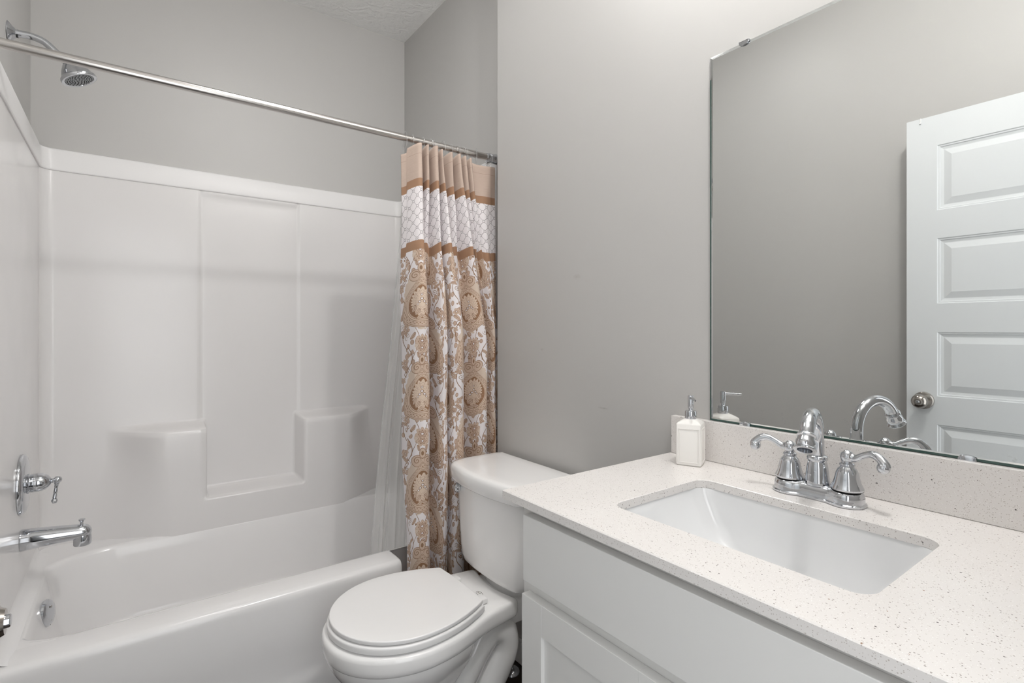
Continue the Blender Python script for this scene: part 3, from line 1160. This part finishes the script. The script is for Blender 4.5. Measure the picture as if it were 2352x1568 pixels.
# rings
def ring_mesh(lz, tilt):
    b = B()
    pts = []
    a0 = radians(-70)
    for k in range(33):
        a = 2 * pi * k / 32
        pts.append((sin(tilt) * .022 * cos(a) * .6, .0215 * cos(a), -.0085 + .0285 * sin(a) * lz))
    b.tube(pts, .0016, 8)
    return b


rx = [.818, .848, .890, .920, .938, .976, 1.010, 1.046, 1.062, 1.078, 1.128, 1.188]
ORD = ['second', 'third', 'fourth', 'fifth', 'sixth', 'seventh', 'eighth', 'ninth', 'tenth']
ring_label = ['clear plastic curtain ring farthest left, at the free edge of the curtain'] + \
    ['clear curtain ring on the rod, %s ring counting from the left' % w for w in ORD] + \
    ['clear ring standing apart between the last pleat and the end of the rod',
     'clear plastic curtain ring pushed against the right end of the rod']
for k, x in enumerate(rx):
    tilt = [0.1, .35, .2, -.3, .5, .1, .25, .5, -.4, .2, 1.1, -.3][k]
    o = ring_mesh(1.12 if k in (0, 5, 10) else .92, tilt).out('curtain_ring', M['ring'])
    o.location = (x, RY, RZ)
    tag(o, ring_label[k], 'curtain ring', 'clear rings on the shower rod')


# ------------------------------------------------------------------ toilet
def toilet():
    cy = 1.400
    root = empty('toilet', (.80, cy, 0), 'white two piece toilet with closed lid between tub and vanity', 'toilet')

    def egg(x0, x1, w, n=56, back=.0, sq=2.0, wb=None):
        """outline from front tip x0 to rear x1, half width w, rear half width wb"""
        pts = []
        for k in range(n):
            a = 2 * pi * k / n
            c, s_ = cos(a), sin(a)
            xm = x0 + (x1 - x0) * .47
            if c > 0:
                ex = (x1 - xm)
            else:
                ex = (xm - x0)
            px = xm + ex * (abs(c) ** (2 / sq)) * (1 if c > 0 else -1)
            py = w * (abs(s_) ** (2 / 2.15)) * (1 if s_ > 0 else -1)
            pts.append((px, py))
        return pts

    def lidline(x0, x1, w, wb, n=40):
        """half outline: elliptical front, flatter sides that pull in to the hinge end"""
        xm = x0 + (x1 - x0) * .50
        half = []
        for k in range(n + 1):
            a = pi / 2 * k / n
            half.append((xm - (xm - x0) * cos(a), w * sin(a)))
        m = 14
        for k in range(1, m + 1):
            t = k / m
            x = xm + (x1 - xm) * t
            y = w - (w - wb) * (t ** 2.0)
            half.append((x, y))
        half.append((x1 + .004, wb * .55))
        half.append((x1 + .005, 0.0001))
        full = half + [(x, -y) for x, y in reversed(half[1:-1])]
        return full

    def slab(name, outl, z0, z1, bev, mat, par, dome=0.0):
        cxm = sum(p[0] for p in outl) / len(outl)
        rows = []

        def ring(ins, z):
            r = []
            for (x, y) in outl:
                d = V((x - cxm, y))
                L_ = d.length
                d = d * ((L_ - ins) / L_) if L_ > 0 else d
                r.append((cxm + d.x, cy + d.y, z))
            return r
        for k in range(5):
            a = radians(90 * k / 4)
            rows.append(ring(bev * (1 - sin(a)), z0 + bev * .7 * (1 - cos(a))))
        for k in range(6):
            a = radians(90 * k / 5)
            rows.append(ring(bev * (1 - cos(a)), z1 - bev + bev * sin(a)))
        rows.append(ring(.035, z1 + dome * .6))
        rows.append(ring(.09, z1 + dome))
        return B().grid(rows, closed_u=True, cap=True).out(name, mat, par, ang=50)

    lid = slab('lid', lidline(.437, .832, .187, .128), .4212, .4325, .0032, M['seat'], root, .0012)
    seat = slab('seat', lidline(.431, .836, .191, .132), .3982, .4180, .0055, M['seat'], root)
    for s_ in (1, -1):
        h = B()
        h.box((.818, cy + s_ * .078 - .018, .3955), (.872, cy + s_ * .078 + .018, .412), .004, 3)
        h.lathe([(.0004, -.018), (.0085, -.018), (.009, 0), (.0085, .018), (.0004, .018)], (.838, cy + s_ * .078, .4125), (0, 1, 0), 20)
        h.out('hinge', M['seat'], root)

    # bowl: rim flange + deck as one horn-shaped slab, then the pedestal
    def rimline(g=0.0):
        half = []
        x0, xm, w = .418 - g, .640, .199 + g
        for k in range(30):
            a = pi / 2 * k / 29
            half.append((xm - (xm - x0) * cos(a), w * sin(a) ** .96 if a > 0 else 0.0001))
        seq = spline([(.640, .199 + g, 0), (.70, .193 + g, 0), (.76, .178 + g, 0), (.81, .160 + g, 0), (.86, .146 + g, 0), (.91, .137 + g, 0), (.95, .130 + g, 0)], 5)[1:]
        half += [(p.x, p.y) for p in seq]
        half += [(.958, .1275), (.9635, .123), (.9655, .117), (.9640, .108), (.9590, .090), (.9530, .065), (.9490, .035), (.9480, .0001)]
        return half + [(x, -y) for x, y in reversed(half[1:-1])]

    o2 = rimline()
    cxm = .70

    def ring2(ins, z, f=1.0, tx=0.0):
        r = []
        for x, y in o2:
            d = V((x - cxm, y))
            L_ = max(d.length, 1e-6)
            dd = d * ((L_ - ins) / L_)
            # lower rings: pull the rear in more
            r.append((cxm + dd.x + tx, cy + dd.y * f, z))
        return r
    rows = [ring2(.12, .3940), ring2(.016, .3945), ring2(.006, .3925), ring2(.0015, .3875), ring2(0, .380), ring2(0, .360), ring2(.0015, .350), ring2(.005, .3440), ring2(.011, .3405), ring2(.024, .339), ring2(.06, .3385)]
    b = B()
    b.grid(rows, closed_u=True, cap=True)
    b.out('rim', M['china'], root, ang=60)
    # platform under the tank, a little lower than the rim deck
    pr = []
    for z, e in ((.300, -.02), (.340, -.004), (.366, .0), (.374, -.003), (.377, -.010)):
        pr.append([(x, cy + y, z) for x, y in rrect(1.005, 0, .085 + e, .112 + e, .03, 8)])
    B().grid(pr, closed_u=True, cap=True).out('tank_platform', M['china'], root, ang=60)
    # bowl body
    def bowlring(ins, z):
        r = []
        for x, y in o2:
            if x > .78:
                x = .78 + (x - .78) * .12
            d = V((x - cxm, y))
            L_ = max(d.length, 1e-6)
            k = ins * (1.35 if d.x < 0 else 1.0) if d.x < 0 else ins * .35
            wgt = abs(d.y) / L_
            kk = k * (1 - wgt) + ins * wgt
            dd = d * ((L_ - kk) / L_)
            r.append((cxm + dd.x, cy + dd.y, z))
        return r
    rows = [bowlring(i_, z) for i_, z in ((.004, .350), (.005, .340), (.008, .325), (.014, .308), (.023, .290), (.036, .268), (.052, .245), (.070, .218), (.084, .188), (.092, .15), (.094, .10), (.090, .05), (.085, .028), (.079, .024), (.076, .001))]
    B().grid(rows, closed_u=True, cap=True).out('bowl', M['china'], root, ang=80)
    # skirted trapway: foot and S-shaped trap relief on each side
    b = B()
    rows = []
    for z, x0, x1, w in ((.345, .74, 1.00, .085), (.30, .72, .985, .080), (.24, .70, .955, .074), (.16, .69, .915, .074), (.08, .68, .905, .080), (.03, .67, .905, .090), (.024, .66, .912, .100), (.001, .655, .916, .104)):
        rows.append([(x, cy + y, z) for x, y in rrect((x0 + x1) / 2, 0, (x1 - x0) / 2, w, .05, 8)])
    b.grid(rows, closed_u=True, cap=True)
    b.out('foot', M['china'], root, ang=60)
    for s_ in (1, -1):
        yy = cy + s_ * .060
        pts = spline([(.742, yy, .070), (.775, yy, .140), (.812, yy, .205), (.850, yy, .265), (.892, yy, .300), (.932, yy, .285), (.944, yy, .235), (.920, yy, .178), (.888, yy, .125), (.870, yy, .065), (.864, yy, .004)], 8)
        rr = [.046 + .010 * sm(0, 30, k) - .010 * sm(50, 80, k) for k in range(len(pts))]
        B().tube(pts, rr, 26).out('trapway', M['china'], root, ang=80)
    # bowl bead under the rim
    # tank: tapered, bowed front
    def tankline(xb, xf, xc, hw, r, n=10, c0=None):
        """back x xb, front corner x xf, front centre x xc"""
        pts = []
        c0 = cy if c0 is None else c0
        # front bow from +y to -y
        N = 26
        for k in range(N + 1):
            t = -1 + 2 * k / N
            y = -t * (hw - 0)
            f = abs(t)
            x = xc + (xf - xc) * f ** 2.2
            # corner rounding
            if f > .80:
                q = (f - .80) / .20
                x += r * (1 - sqrt(max(0, 1 - q * q)))
            pts.append((x, c0 + y))
        for k in range(6):
            a = radians(-90 + 90 * k / 5)
            pts.append((xb - .02 + .02 * cos(a), c0 - hw + .02 + .02 * sin(a)))
        for k in range(6):
            a = radians(90 * k / 5)
            pts.append((xb - .02 + .02 * cos(a), c0 + hw - .02 + .02 * sin(a)))
        return pts
    rows = []
    for z, hw, xf, xc, r in ((.700, .212, .938, .906, .050), (.66, .210, .938, .907, .050), (.60, .204, .937, .909, .05), (.54, .196, .936, .911, .05), (.48, .188, .936, .913, .05), (.448, .183, .937, .915, .052),
                             (.430, .177, .941, .920, .052), (.4215, .166, .950, .930, .05), (.4195, .150, .965, .945, .045)):
        rows.append([(x, y, z) for x, y in tankline(1.128, xf, xc, hw, r)])
    B().grid(rows, closed_u=True, cap=True).out('tank', M['china'], root, ang=50)
    rows = []
    for z, hw, xf, xc, r in ((.376, .098, .985, .962, .03), (.400, .112, .978, .955, .035), (.421, .135, .968, .945, .035)):
        rows.append([(x, y, z) for x, y in tankline(1.10, xf, xc, hw, r)])
    B().grid(rows, closed_u=True, cap=True).out('tank_gasket', M['china'], root, ang=50)
    rows = []
    for z, e in ((.7005, -.006), (.7015, .004), (.706, .008), (.740, .0085), (.750, .006), (.7550, .000), (.7570, -.012), (.7578, -.04)):
        rows.append([(x, y, z) for x, y in tankline(1.140 + min(0, e), .928 - e, .890 - e, .222 + e, .05)])
    B().grid(rows, closed_u=True, cap=True).out('tank_lid', M['china'], root, ang=50)
    # flush lever on the tank front, left side
    fl = B().lathe([(.0004, 0), (.0125, 0), (.0135, .003), (.012, .009), (.0120, .014), (.0165, .0165), (.0175, .021), (.0155, .027), (.009, .0315), (.0004, .033)], (.9330, 1.553, .6755), (-1, .12, 0), 32)
    fl.out('flush_button', M['chrome'], root)
    # oval maker's mark on the deck beside the hinge
    b = B()
    mc = V((.884, cy - .030, .3948))
    ov = [mc + V((.0045 * cos(2 * pi * k / 40) * 1.3 + .002 * cos(2 * pi * k / 40), .0155 * sin(2 * pi * k / 40), 0)) for k in range(41)]
    b.tube(ov, .0006, 6)
    sc = [mc + V((.0022 * sin(k * .9), -.011 + .022 * k / 24, .0)) for k in range(25)]
    b.tube(sc, .0006, 6)
    b.out('oval_mark', M['satin'], root)
    # bolt caps on foot
    for s_ in (1, -1):
        B().lathe([(.0004, .014), (.006, .0135), (.010, .010), (.012, .003), (.012, 0), (.0004, 0)][::-1], (.86, cy + s_ * .104, .022), (0, 0, 1), 20).out('bolt_cap', M['seat'], root)
    return root


toilet()


def supply():
    root = empty('water_supply_valve', (1.098, 1.492, 0), 'chrome water supply stop rising from a floor flange beside the toilet base', 'supply valve')
    B().lathe([(.0004, 0), (.031, 0), (.0305, .003), (.026, .011), (.018, .017), (.010, .020), (.0004, .020)], (1.098, 1.492, .0005), (0, 0, 1), 36).out('floor_flange', M['chrome'], root)
    B().tube([(1.098, 1.492, .018), (1.098, 1.492, .115)], .0075, 16).out('stub_pipe', M['chrome'], root)
    b = B()
    b.lathe([(.0004, 0), (.012, 0), (.013, .012), (.012, .034), (.009, .040), (.0004, .040)], (1.098, 1.492, .105), (0, 0, 1), 24)
    b.tube([(1.098, 1.492, .125), (1.068, 1.492, .125)], .008, 14)
    b.lathe([(.0004, 0), (.0165, 0), (.0165, .010), (.0004, .012)], (1.068, 1.492, .125), (-1, 0, 0), 20, sy=.6)
    b.out('stop_valve', M['chrome'], root)
    B().tube(spline([(1.098, 1.492, .145), (1.100, 1.500, .22), (1.098, 1.530, .31), (1.085, 1.545, .38), (1.080, 1.545, .417)], 8), .0055, 12).out('braided_hose', M['tag'], root)


supply()


# ------------------------------------------------------------------ vanity
CT = .898      # countertop surface
CY0, CY1 = .058, .853
CXF = .605


def vanity():
    root = empty('vanity_cabinet', (.88, .45, 0), 'white shaker vanity cabinet under the speckled counter', 'vanity cabinet')
    y0, y1, xf, zt_ = .070, .817, .632, CT - .0165
    b = B()
    t = .016
    b.box((xf + .018, y0, .10), (1.158, y0 + t, zt_), .001)
    b.box((xf + .018, y1 - t, .10), (1.158, y1, zt_), .001)
    b.box((xf + .018, y0, .10), (1.158, y1, .10 + t), .001)
    b.box((1.150, y0, .10), (1.158, y1, zt_), .001)
    b.box((xf + .075, y0 + .01, 0), (1.158, y1 - .01, .10), .001)
    b.out('body', M['cab'], root)
    f = B()
    # face frame
    f.box((xf, y0, .10), (xf + .019, y0 + .040, zt_), .001)
    f.box((xf, y1 - .040, .10), (xf + .019, y1, zt_), .001)
    f.box((xf, y0 + .040, zt_ - .035), (xf + .019, y1 - .040, zt_), .001)
    f.box((xf, y0 + .040, .705), (xf + .019, y1 - .040, .745), .001)
    f.box((xf, y0 + .040, .10), (xf + .019, y1 - .040, .135), .001)
    f.box((xf, .43, .135), (xf + .019, .47, .705), .001)
    f.out('face_frame', M['cab'], root)
    B().box((xf - .0205, .102, .7385), (xf - .0005, .7935, .8645), .0012, 2).out('false_drawer_front', M['cab'], root)
    # shaker doors
    for a, c in ((.4545, .7975), (.101, .4500)):
        z0, z1, st = .118, .7115, .058
        xo, xi = xf - .0205, xf - .0005
        d = B()
        d.box((xo, a, z0), (xi, a + st, z1), .0004, 1)
        d.box((xo, c - st, z0), (xi, c, z1), .0004, 1)
        d.box((xo + .0002, a + st, z1 - st), (xi, c - st, z1), .0004, 1)
        d.box((xo + .0002, a + st, z0), (xi, c - st, z0 + st), .0004, 1)
        d.box((xo + .008, a + st - .004, z0 + st - .004), (xi - .003, c - st + .004, z1 - st + .004))
        d.out('door', M['cab'], root)
    return root


vanity()


def counter():
    x0, x1, y0, y1 = CXF, 1.1605, CY0, CY1
    sx0, sx1, sy0, sy1, r = .715, .997, .247, .663, .028
    zt_, zb = CT, CT - .0165
    inner = rrect((sx0 + sx1) / 2, (sy0 + sy1) / 2, (sx1 - sx0) / 2, (sy1 - sy0) / 2, r, 8)
    cx, cy = (sx0 + sx1) / 2, (sy0 + sy1) / 2
    e = .0016

    def rect(i):
        return (x0 + i, x1 - i, y0 + i, y1 - i)

    def proj(i):
        a, b_, c, d = rect(i)
        out = []
        for k, (x, y) in enumerate(inner):
            # map quadrants evenly so the corners of the outline are hit exactly
            q, kk = divmod(k, 9)
            sgn = ((1, 1), (-1, 1), (-1, -1), (1, -1))[q]
            X = b_ if sgn[0] > 0 else a
            Y = d if sgn[1] > 0 else c
            if kk == 4:
                out.append((X, Y))
            else:
                first_is_x = q in (0, 2)
                before = kk < 4
                if before == first_is_x:
                    out.append((X, y + (Y - y) * 0))
                else:
                    out.append((x, Y))
        return out
    b = B()
    inn2 = rrect((sx0 + sx1) / 2, (sy0 + sy1) / 2, (sx1 - sx0) / 2 + e * .6, (sy1 - sy0) / 2 + e * .6, r, 8)
    rows = [[(x, y, zt_) for x, y in inn2], [(x, y, zt_) for x, y in proj(e)], [(x, y, zt_ - e) for x, y in proj(0)], [(x, y, zb) for x, y in proj(0)],
            [(x, y, zb) for x, y in inner], [(x, y, zt_ - e * .6) for x, y in inner]]
    b.grid(rows, closed_u=True, closed_v=True)
    o = b.out('countertop', M['quartz'], ang=30)
    tag(o, 'white speckled quartz countertop with rectangular sink cut-out on the vanity', 'countertop')
    o = B().box((1.1425, CY0, CT + .0003), (1.1612, CY1 - .004, .9955), .0014, 2).out('backsplash', M['quartz'])
    tag(o, 'upright speckled quartz backsplash strip below the mirror', 'backsplash')
    # undermount sink: wall thickness, sloping ends
    rows = []
    prof = [(.012, zb - .0004, 0), (-.002, zb - .0004, 0), (-.003, zb - .004, 0), (-.005, zb - .018, .002), (-.010, zb - .060, .020), (-.018, zb - .100, .045), (-.030, zb - .120, .068), (-.050, zb - .131, .090), (-.09, zb - .136, .12)]
    for g, z, ey in prof:
        rr = max(.012, r + .012 - abs(g) * .2 + (.02 if ey > .05 else 0))
        rows.append([(x, y, z) for x, y in rrect(cx, cy, (sx1 - sx0) / 2 + .004 + g, (sy1 - sy0) / 2 + .004 + g - ey, min(rr, .05), 10)])
    b = B()
    b.grid(rows, closed_u=True)
    b.bm.faces.new([b.bm.verts.new(p) for p in rows[-1]])
    o = b.out('basin', M['sink'], ang=50, merge=.00001)
    so = o.modifiers.new('thickness', 'SOLIDIFY')
    so.thickness = .010
    so.offset = -1
    root = empty('sink', (cx, cy, zb), 'white rectangular undermount sink set in the speckled counter', 'sink')
    o.parent = root
    o.matrix_parent_inverse = Matrix.Translation(root.location).inverted()
    B().lathe([(.0004, -.002), (.022, -.002), (.023, .0015), (.019, .003), (.016, .001), (.0004, .001)], (cx + .03, cy, zb - .1355), (0, 0, 1), 32).out('drain', M['chrome'], root)
    return o


counter()


def faucet():
    px, py = 1.0645, .4565
    root = empty('sink_faucet', (px, py, CT), 'chrome gooseneck faucet with two scroll lever handles behind the sink', 'faucet')
    # base plate with waist: widths along y
    N = 44
    hl = .0815

    def outline(g):
        pts = []
        for k in range(N):
            a = 2 * pi * k / N
            y = (hl + g) * sin(a)
            f = abs(sin(a))
            w = (.0265 + g) if f > .62 else None
            # lobes at +-.051, narrower waist
            yy = y
            lob = 0
            for c in (-.051, .051):
                rr = .0305 + g
                d = rr * rr - (yy - c) ** 2
                if d > 0: lob = max(lob, sqrt(d))
            mid = .0245 + g + .002 * cos(yy * 60)
            ww = max(lob, mid if abs(yy) < .055 else 0)
            pts.append((px + ww * (1 if cos(a) >= 0 else -1) * (1 if abs(cos(a)) > 1e-6 else 0), py + yy))
        return pts
    # resample outline parametrically by y for clean topology
    ys = [(-hl + .0002) + (2 * hl - .0004) * (.5 - .5 * cos(pi * k / 40)) for k in range(41)]

    def ol(g):
        L_, R_ = [], []
        for y in ys:
            y2 = y * (hl + g) / hl
            lob = 0
            for c in (-.051, .051):
                rr = .0315 + g
                d = rr * rr - (y2 - c) ** 2
                if d > 0: lob = max(lob, sqrt(d))
            mid = (.0235 + g)
            ww = (lob ** 6 + (mid ** 6 if abs(y2) < .060 else 0)) ** (1 / 6) if (lob > 0 or abs(y2) < .06) else .0003
            L_.append((px - ww, py + y2))
            R_.append((px + ww, py + y2))
        return L_ + R_[::-1]
    rows = [[(x, y, CT + z) for x, y in ol(g)] for g, z in ((-.001, .0004), (.0, .002), (.0, .0045), (-.0028, .006), (-.003, .0075), (-.0032, .016), (-.0045, .022), (-.0085, .0265), (-.013, .028))]
    B().grid(rows, closed_u=True, cap=True).out('base_plate', M['chrome'], root, ang=50)
    # spout column
    B().lathe([(.0004, 0), (.0215, 0), (.0218, .004), (.0205, .010), (.0198, .020), (.0185, .032), (.0165, .042), (.0158, .0445), (.0172, .047), (.0182, .050), (.0172, .054), (.0135, .0565), (.0004, .0565)],
              (px, py, CT + .0255), (0, 0, 1), 40).out('spout_base', M['chrome'], root)
    # gooseneck
    d = V((.9516 - px, .4266 - py, 0)).normalized()
    R = .0608
    pts = [V((px, py, CT + .075 + k * .0074)) for k in range(5)]
    zc = CT + .1080
    for k in range(33):
        a = radians(180 - 150 * k / 32)
        pts.append(V((px, py, zc)) + d * (R + R * cos(a)) + V((0, 0, R * sin(a) * .98)))
    g = B().tube(pts, [.0118] * len(pts), 24).out('gooseneck', M['chrome'], root, ang=60)
    end = pts[-1]
    tg = (pts[-1] - pts[-2]).normalized()
    B().lathe([(.0004, -.002), (.0125, -.002), (.0150, .0005), (.0155, .003), (.0135, .0055), (.0135, .008), (.0155, .013), (.0160, .019), (.0150, .023), (.0170, .0255), (.0185, .0275), (.0178, .0292), (.0120, .0292), (.0110, .020)],
              end, tg, 36, cap=False).out('aerator', M['chrome'], g)
    # handles
    for s_ in (1, -1):
        hy = py + s_ * .0515
        h = B()
        h.lathe([(.0004, 0), (.0262, 0), (.0268, .003), (.0250, .007), (.0225, .012), (.0205, .020), (.0185, .030), (.0155, .037), (.0120, .0405), (.0110, .042), (.0130, .0445), (.0122, .047), (.0092, .049), (.0090, .052), (.0004, .052)],
                (px, hy, CT + .0285), (0, 0, 1), 40)
        bell = h.out('handle_bell', M['chrome'], root)
        B().lathe([(.0004, 0), (.0262, 0), (.0262, .0012), (.0004, .0012)], (px, hy, CT + .0276), (0, 0, 1), 40).out('gasket_ring', M['black'], bell)
        l = B()
        bz = CT + .0875
        l.lathe([(.0004, -.0125), (.006, -.011), (.0100, -.007), (.0118, 0), (.0100, .007), (.006, .0105), (.0035, .0122), (.0004, .0135)], (px, hy, bz), (0, 0, 1), 30)
        path = spline([(px, hy + s_ * .004, bz + .001), (px - .001, hy + s_ * .014, bz + .000), (px - .004, hy + s_ * .028, bz + .008), (px - .008, hy + s_ * .042, bz + .0135), (px - .012, hy + s_ * .054, bz + .0105), (px - .015, hy + s_ * .0625, bz + .002), (px - .016, hy + s_ * .0650, bz - .005)], 7)
        n = len(path)
        rad = [.0082 - .0024 * sm(0, .3, k / n) + .0012 * sm(.35, .6, k / n) + .0022 * sm(.65, .95, k / n) for k in range(n)]
        l.tube(path, rad, 18)
        l.lathe([(.0004, -.0105), (.0055, -.0092), (.0092, -.005), (.0102, 0), (.0092, .005), (.0055, .0092), (.0004, .0105)], (px - .016, hy + s_ * .0625, bz - .005), (1, 0, 0), 26)
        l.out('lever', M['chrome'], bell, ang=60)
    # lift rod behind the spout
    l = B()
    l.tube([(px + .026, py, CT + .02), (px + .026, py, CT + .052)], .0028, 10)
    l.lathe([(.0004, 0), (.004, .001), (.0058, .006), (.004, .011), (.0004, .012)], (px + .026, py, CT + .052), (0, 0, 1), 16)
    l.out('lift_rod', M['chrome'], root)
    return root


faucet()


def dispenser():
    cx_, cy_ = 1.0875, .752
    root = empty('soap_dispenser', (cx_, cy_, CT), 'square white ceramic soap dispenser with chrome pump at the end of the counter', 'soap dispenser')
    ang = radians(-65.5)
    h = .0285
    rot = Matrix.Rotation(ang, 3, 'Z')

    def ring(hw, r, z):
        out = []
        for x, y in rrect(0, 0, hw, hw, r, 5):
            p = rot @ V((x, y, 0))
            out.append((cx_ + p.x, cy_ + p.y, CT + z))
        return out
    rows = [ring(h - .002, .003, .0006), ring(h, .003, .003), ring(h, .003, .0960), ring(h - .0015, .003, .0990), ring(h - .007, .006, .1030), ring(h - .0125, .011, .1065), ring(.0135, .0132, .1080)]
    B().grid(rows, closed_u=True, cap=True).out('bottle', M['ceramic'], root, ang=28)
    # raised double frame on each face
    fr = B()
    for q in range(4):
        rq = Matrix.Rotation(ang + q * pi / 2, 3, 'Z')
        for ins, w in ((.0052, .0009), (.0082, .0007)):
            pts = []
            for a, z in ((-(h - ins), .006 + ins * .4), ((h - ins), .006 + ins * .4), ((h - ins), .089 - ins * .4), (-(h - ins), .089 - ins * .4), (-(h - ins), .006 + ins * .4)):
                p = rq @ V((h + .0001, a, 0))
                pts.append((cx_ + p.x, cy_ + p.y, CT + z))
            for A, Bq in zip(pts[:-1], pts[1:]):
                fr.tube([A, Bq], w, 6)
    fr.out('embossed_frame', M['ceramic'], root)
    col = B().lathe([(.0004, 0), (.0128, 0), (.0132, .001), (.0132, .0175), (.0122, .0195), (.0055, .0200), (.0050, .0205), (.0050, .0290), (.0004, .029)], (cx_, cy_, CT + .1075), (0, 0, 1), 40)
    col.out('pump_collar', M['chrome'], root)
    hd = B()
    hd.lathe([(.0004, 0), (.0062, 0), (.0065, .001), (.0065, .0280), (.0055, .0300), (.0004, .0305)], (cx_, cy_, CT + .1335), (0, 0, 1), 28)
    dr = V((-.030, -.034, 0)).normalized()
    p0 = V((cx_, cy_, CT + .1575))
    hd.tube([p0, p0 + dr * .030, p0 + dr * .044 + V((0, 0, -.0012))], [.0036, .0030, .0024], 14)
    pump = hd.out('pump_head', M['chrome'], root)
    B().lathe([(.0004, 0), (.0014, 0), (.0004, .0004)], p0 + dr * .0441 + V((0, 0, -.0012)), dr, 10).out('nozzle_hole', M['black'], pump)
    return root


dispenser()


# ------------------------------------------------------------------ mirror and clips
def mirror():
    y0, y1, z0, z1 = .060, .744, .9968, 1.889
    xb, xf = XR - .0008, XR - .0058
    root = empty('wall_mirror', (XR, .4, 1.44), 'large frameless rectangular wall mirror above the backsplash reflecting the white door', 'mirror')
    bv = .007
    me_v = [(xf, y0 + bv, z0 + bv), (xf, y1 - bv, z0 + bv), (xf, y1 - bv, z1 - bv), (xf, y0 + bv, z1 - bv)]
    mesh('mirror_face', me_v, [(0, 3, 2, 1)], M['mirror'], root, smooth=False)
    # orientation: face the room
    b = B()
    rows = [[(xf, y0 + bv, z0 + bv), (xf, y1 - bv, z0 + bv), (xf, y1 - bv, z1 - bv), (xf, y0 + bv, z1 - bv)],
            [(xf + .0009, y0, z0), (xf + .0009, y1, z0), (xf + .0009, y1, z1), (xf + .0009, y0, z1)]]
    b.grid(rows, closed_u=True)
    b.out('polished_bevel', M['bevel'], root, smooth=False)
    b = B()
    rows = [[(xf + .0009, y0, z0), (xf + .0009, y1, z0), (xf + .0009, y1, z1), (xf + .0009, y0, z1)],
            [(xb, y0, z0), (xb, y1, z0), (xb, y1, z1), (xb, y0, z1)]]
    b.grid(rows, closed_u=True)
    b.bm.faces.new([b.bm.verts.new(p) for p in rows[1]])
    b.out('glass_edge', M['glass_edge'], root, smooth=False)
    # dark green strip laid along the bottom and the lower left edge
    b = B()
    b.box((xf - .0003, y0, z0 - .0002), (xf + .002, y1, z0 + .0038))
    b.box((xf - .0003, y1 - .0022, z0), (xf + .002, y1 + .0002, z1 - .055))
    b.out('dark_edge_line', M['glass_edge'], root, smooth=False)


mirror()




def clip(y, z, up, label):
    """plastic-chrome mirror clip: rounded tongue over the glass edge"""
    xf = XR - .0060
    b = B()
    rows = []
    s_ = 1 if up else -1       # +1: bottom clip, tongue points up
    for x, g in ((xf - .0040, .001), (xf - .0032, 0), (xf - .0004, 0)):
        ring = []
        for k in range(17):
            a = pi * k / 16
            ring.append((x, y + (.0125 - g) * cos(a), z + s_ * ((.0085 - g) * sin(a) ** .75)))
        ring.append((x, y - .0125 + g, z - s_ * .001))
        ring.append((x, y + .0125 - g, z - s_ * .001))
        rows.append(ring)
    b.grid(rows, closed_u=True, cap=True)
    if not up:
        b.box((xf - .004, y - .0125, z), (XR - .0002, y + .0125, z + .002), .0005)
    o = b.out('mirror_clip', M['chrome'], ang=50)
    tag(o, label, 'mirror clip', 'small clips holding the mirror')


clip(.655, 1.8895, False, 'small chrome clip on the top edge of the mirror')
clip(.6535, .9966, True, 'small chrome clip at the mirror bottom between soap dispenser and faucet')
clip(.2545, .9966, True, 'small chrome clip at the mirror bottom below the reflected door')
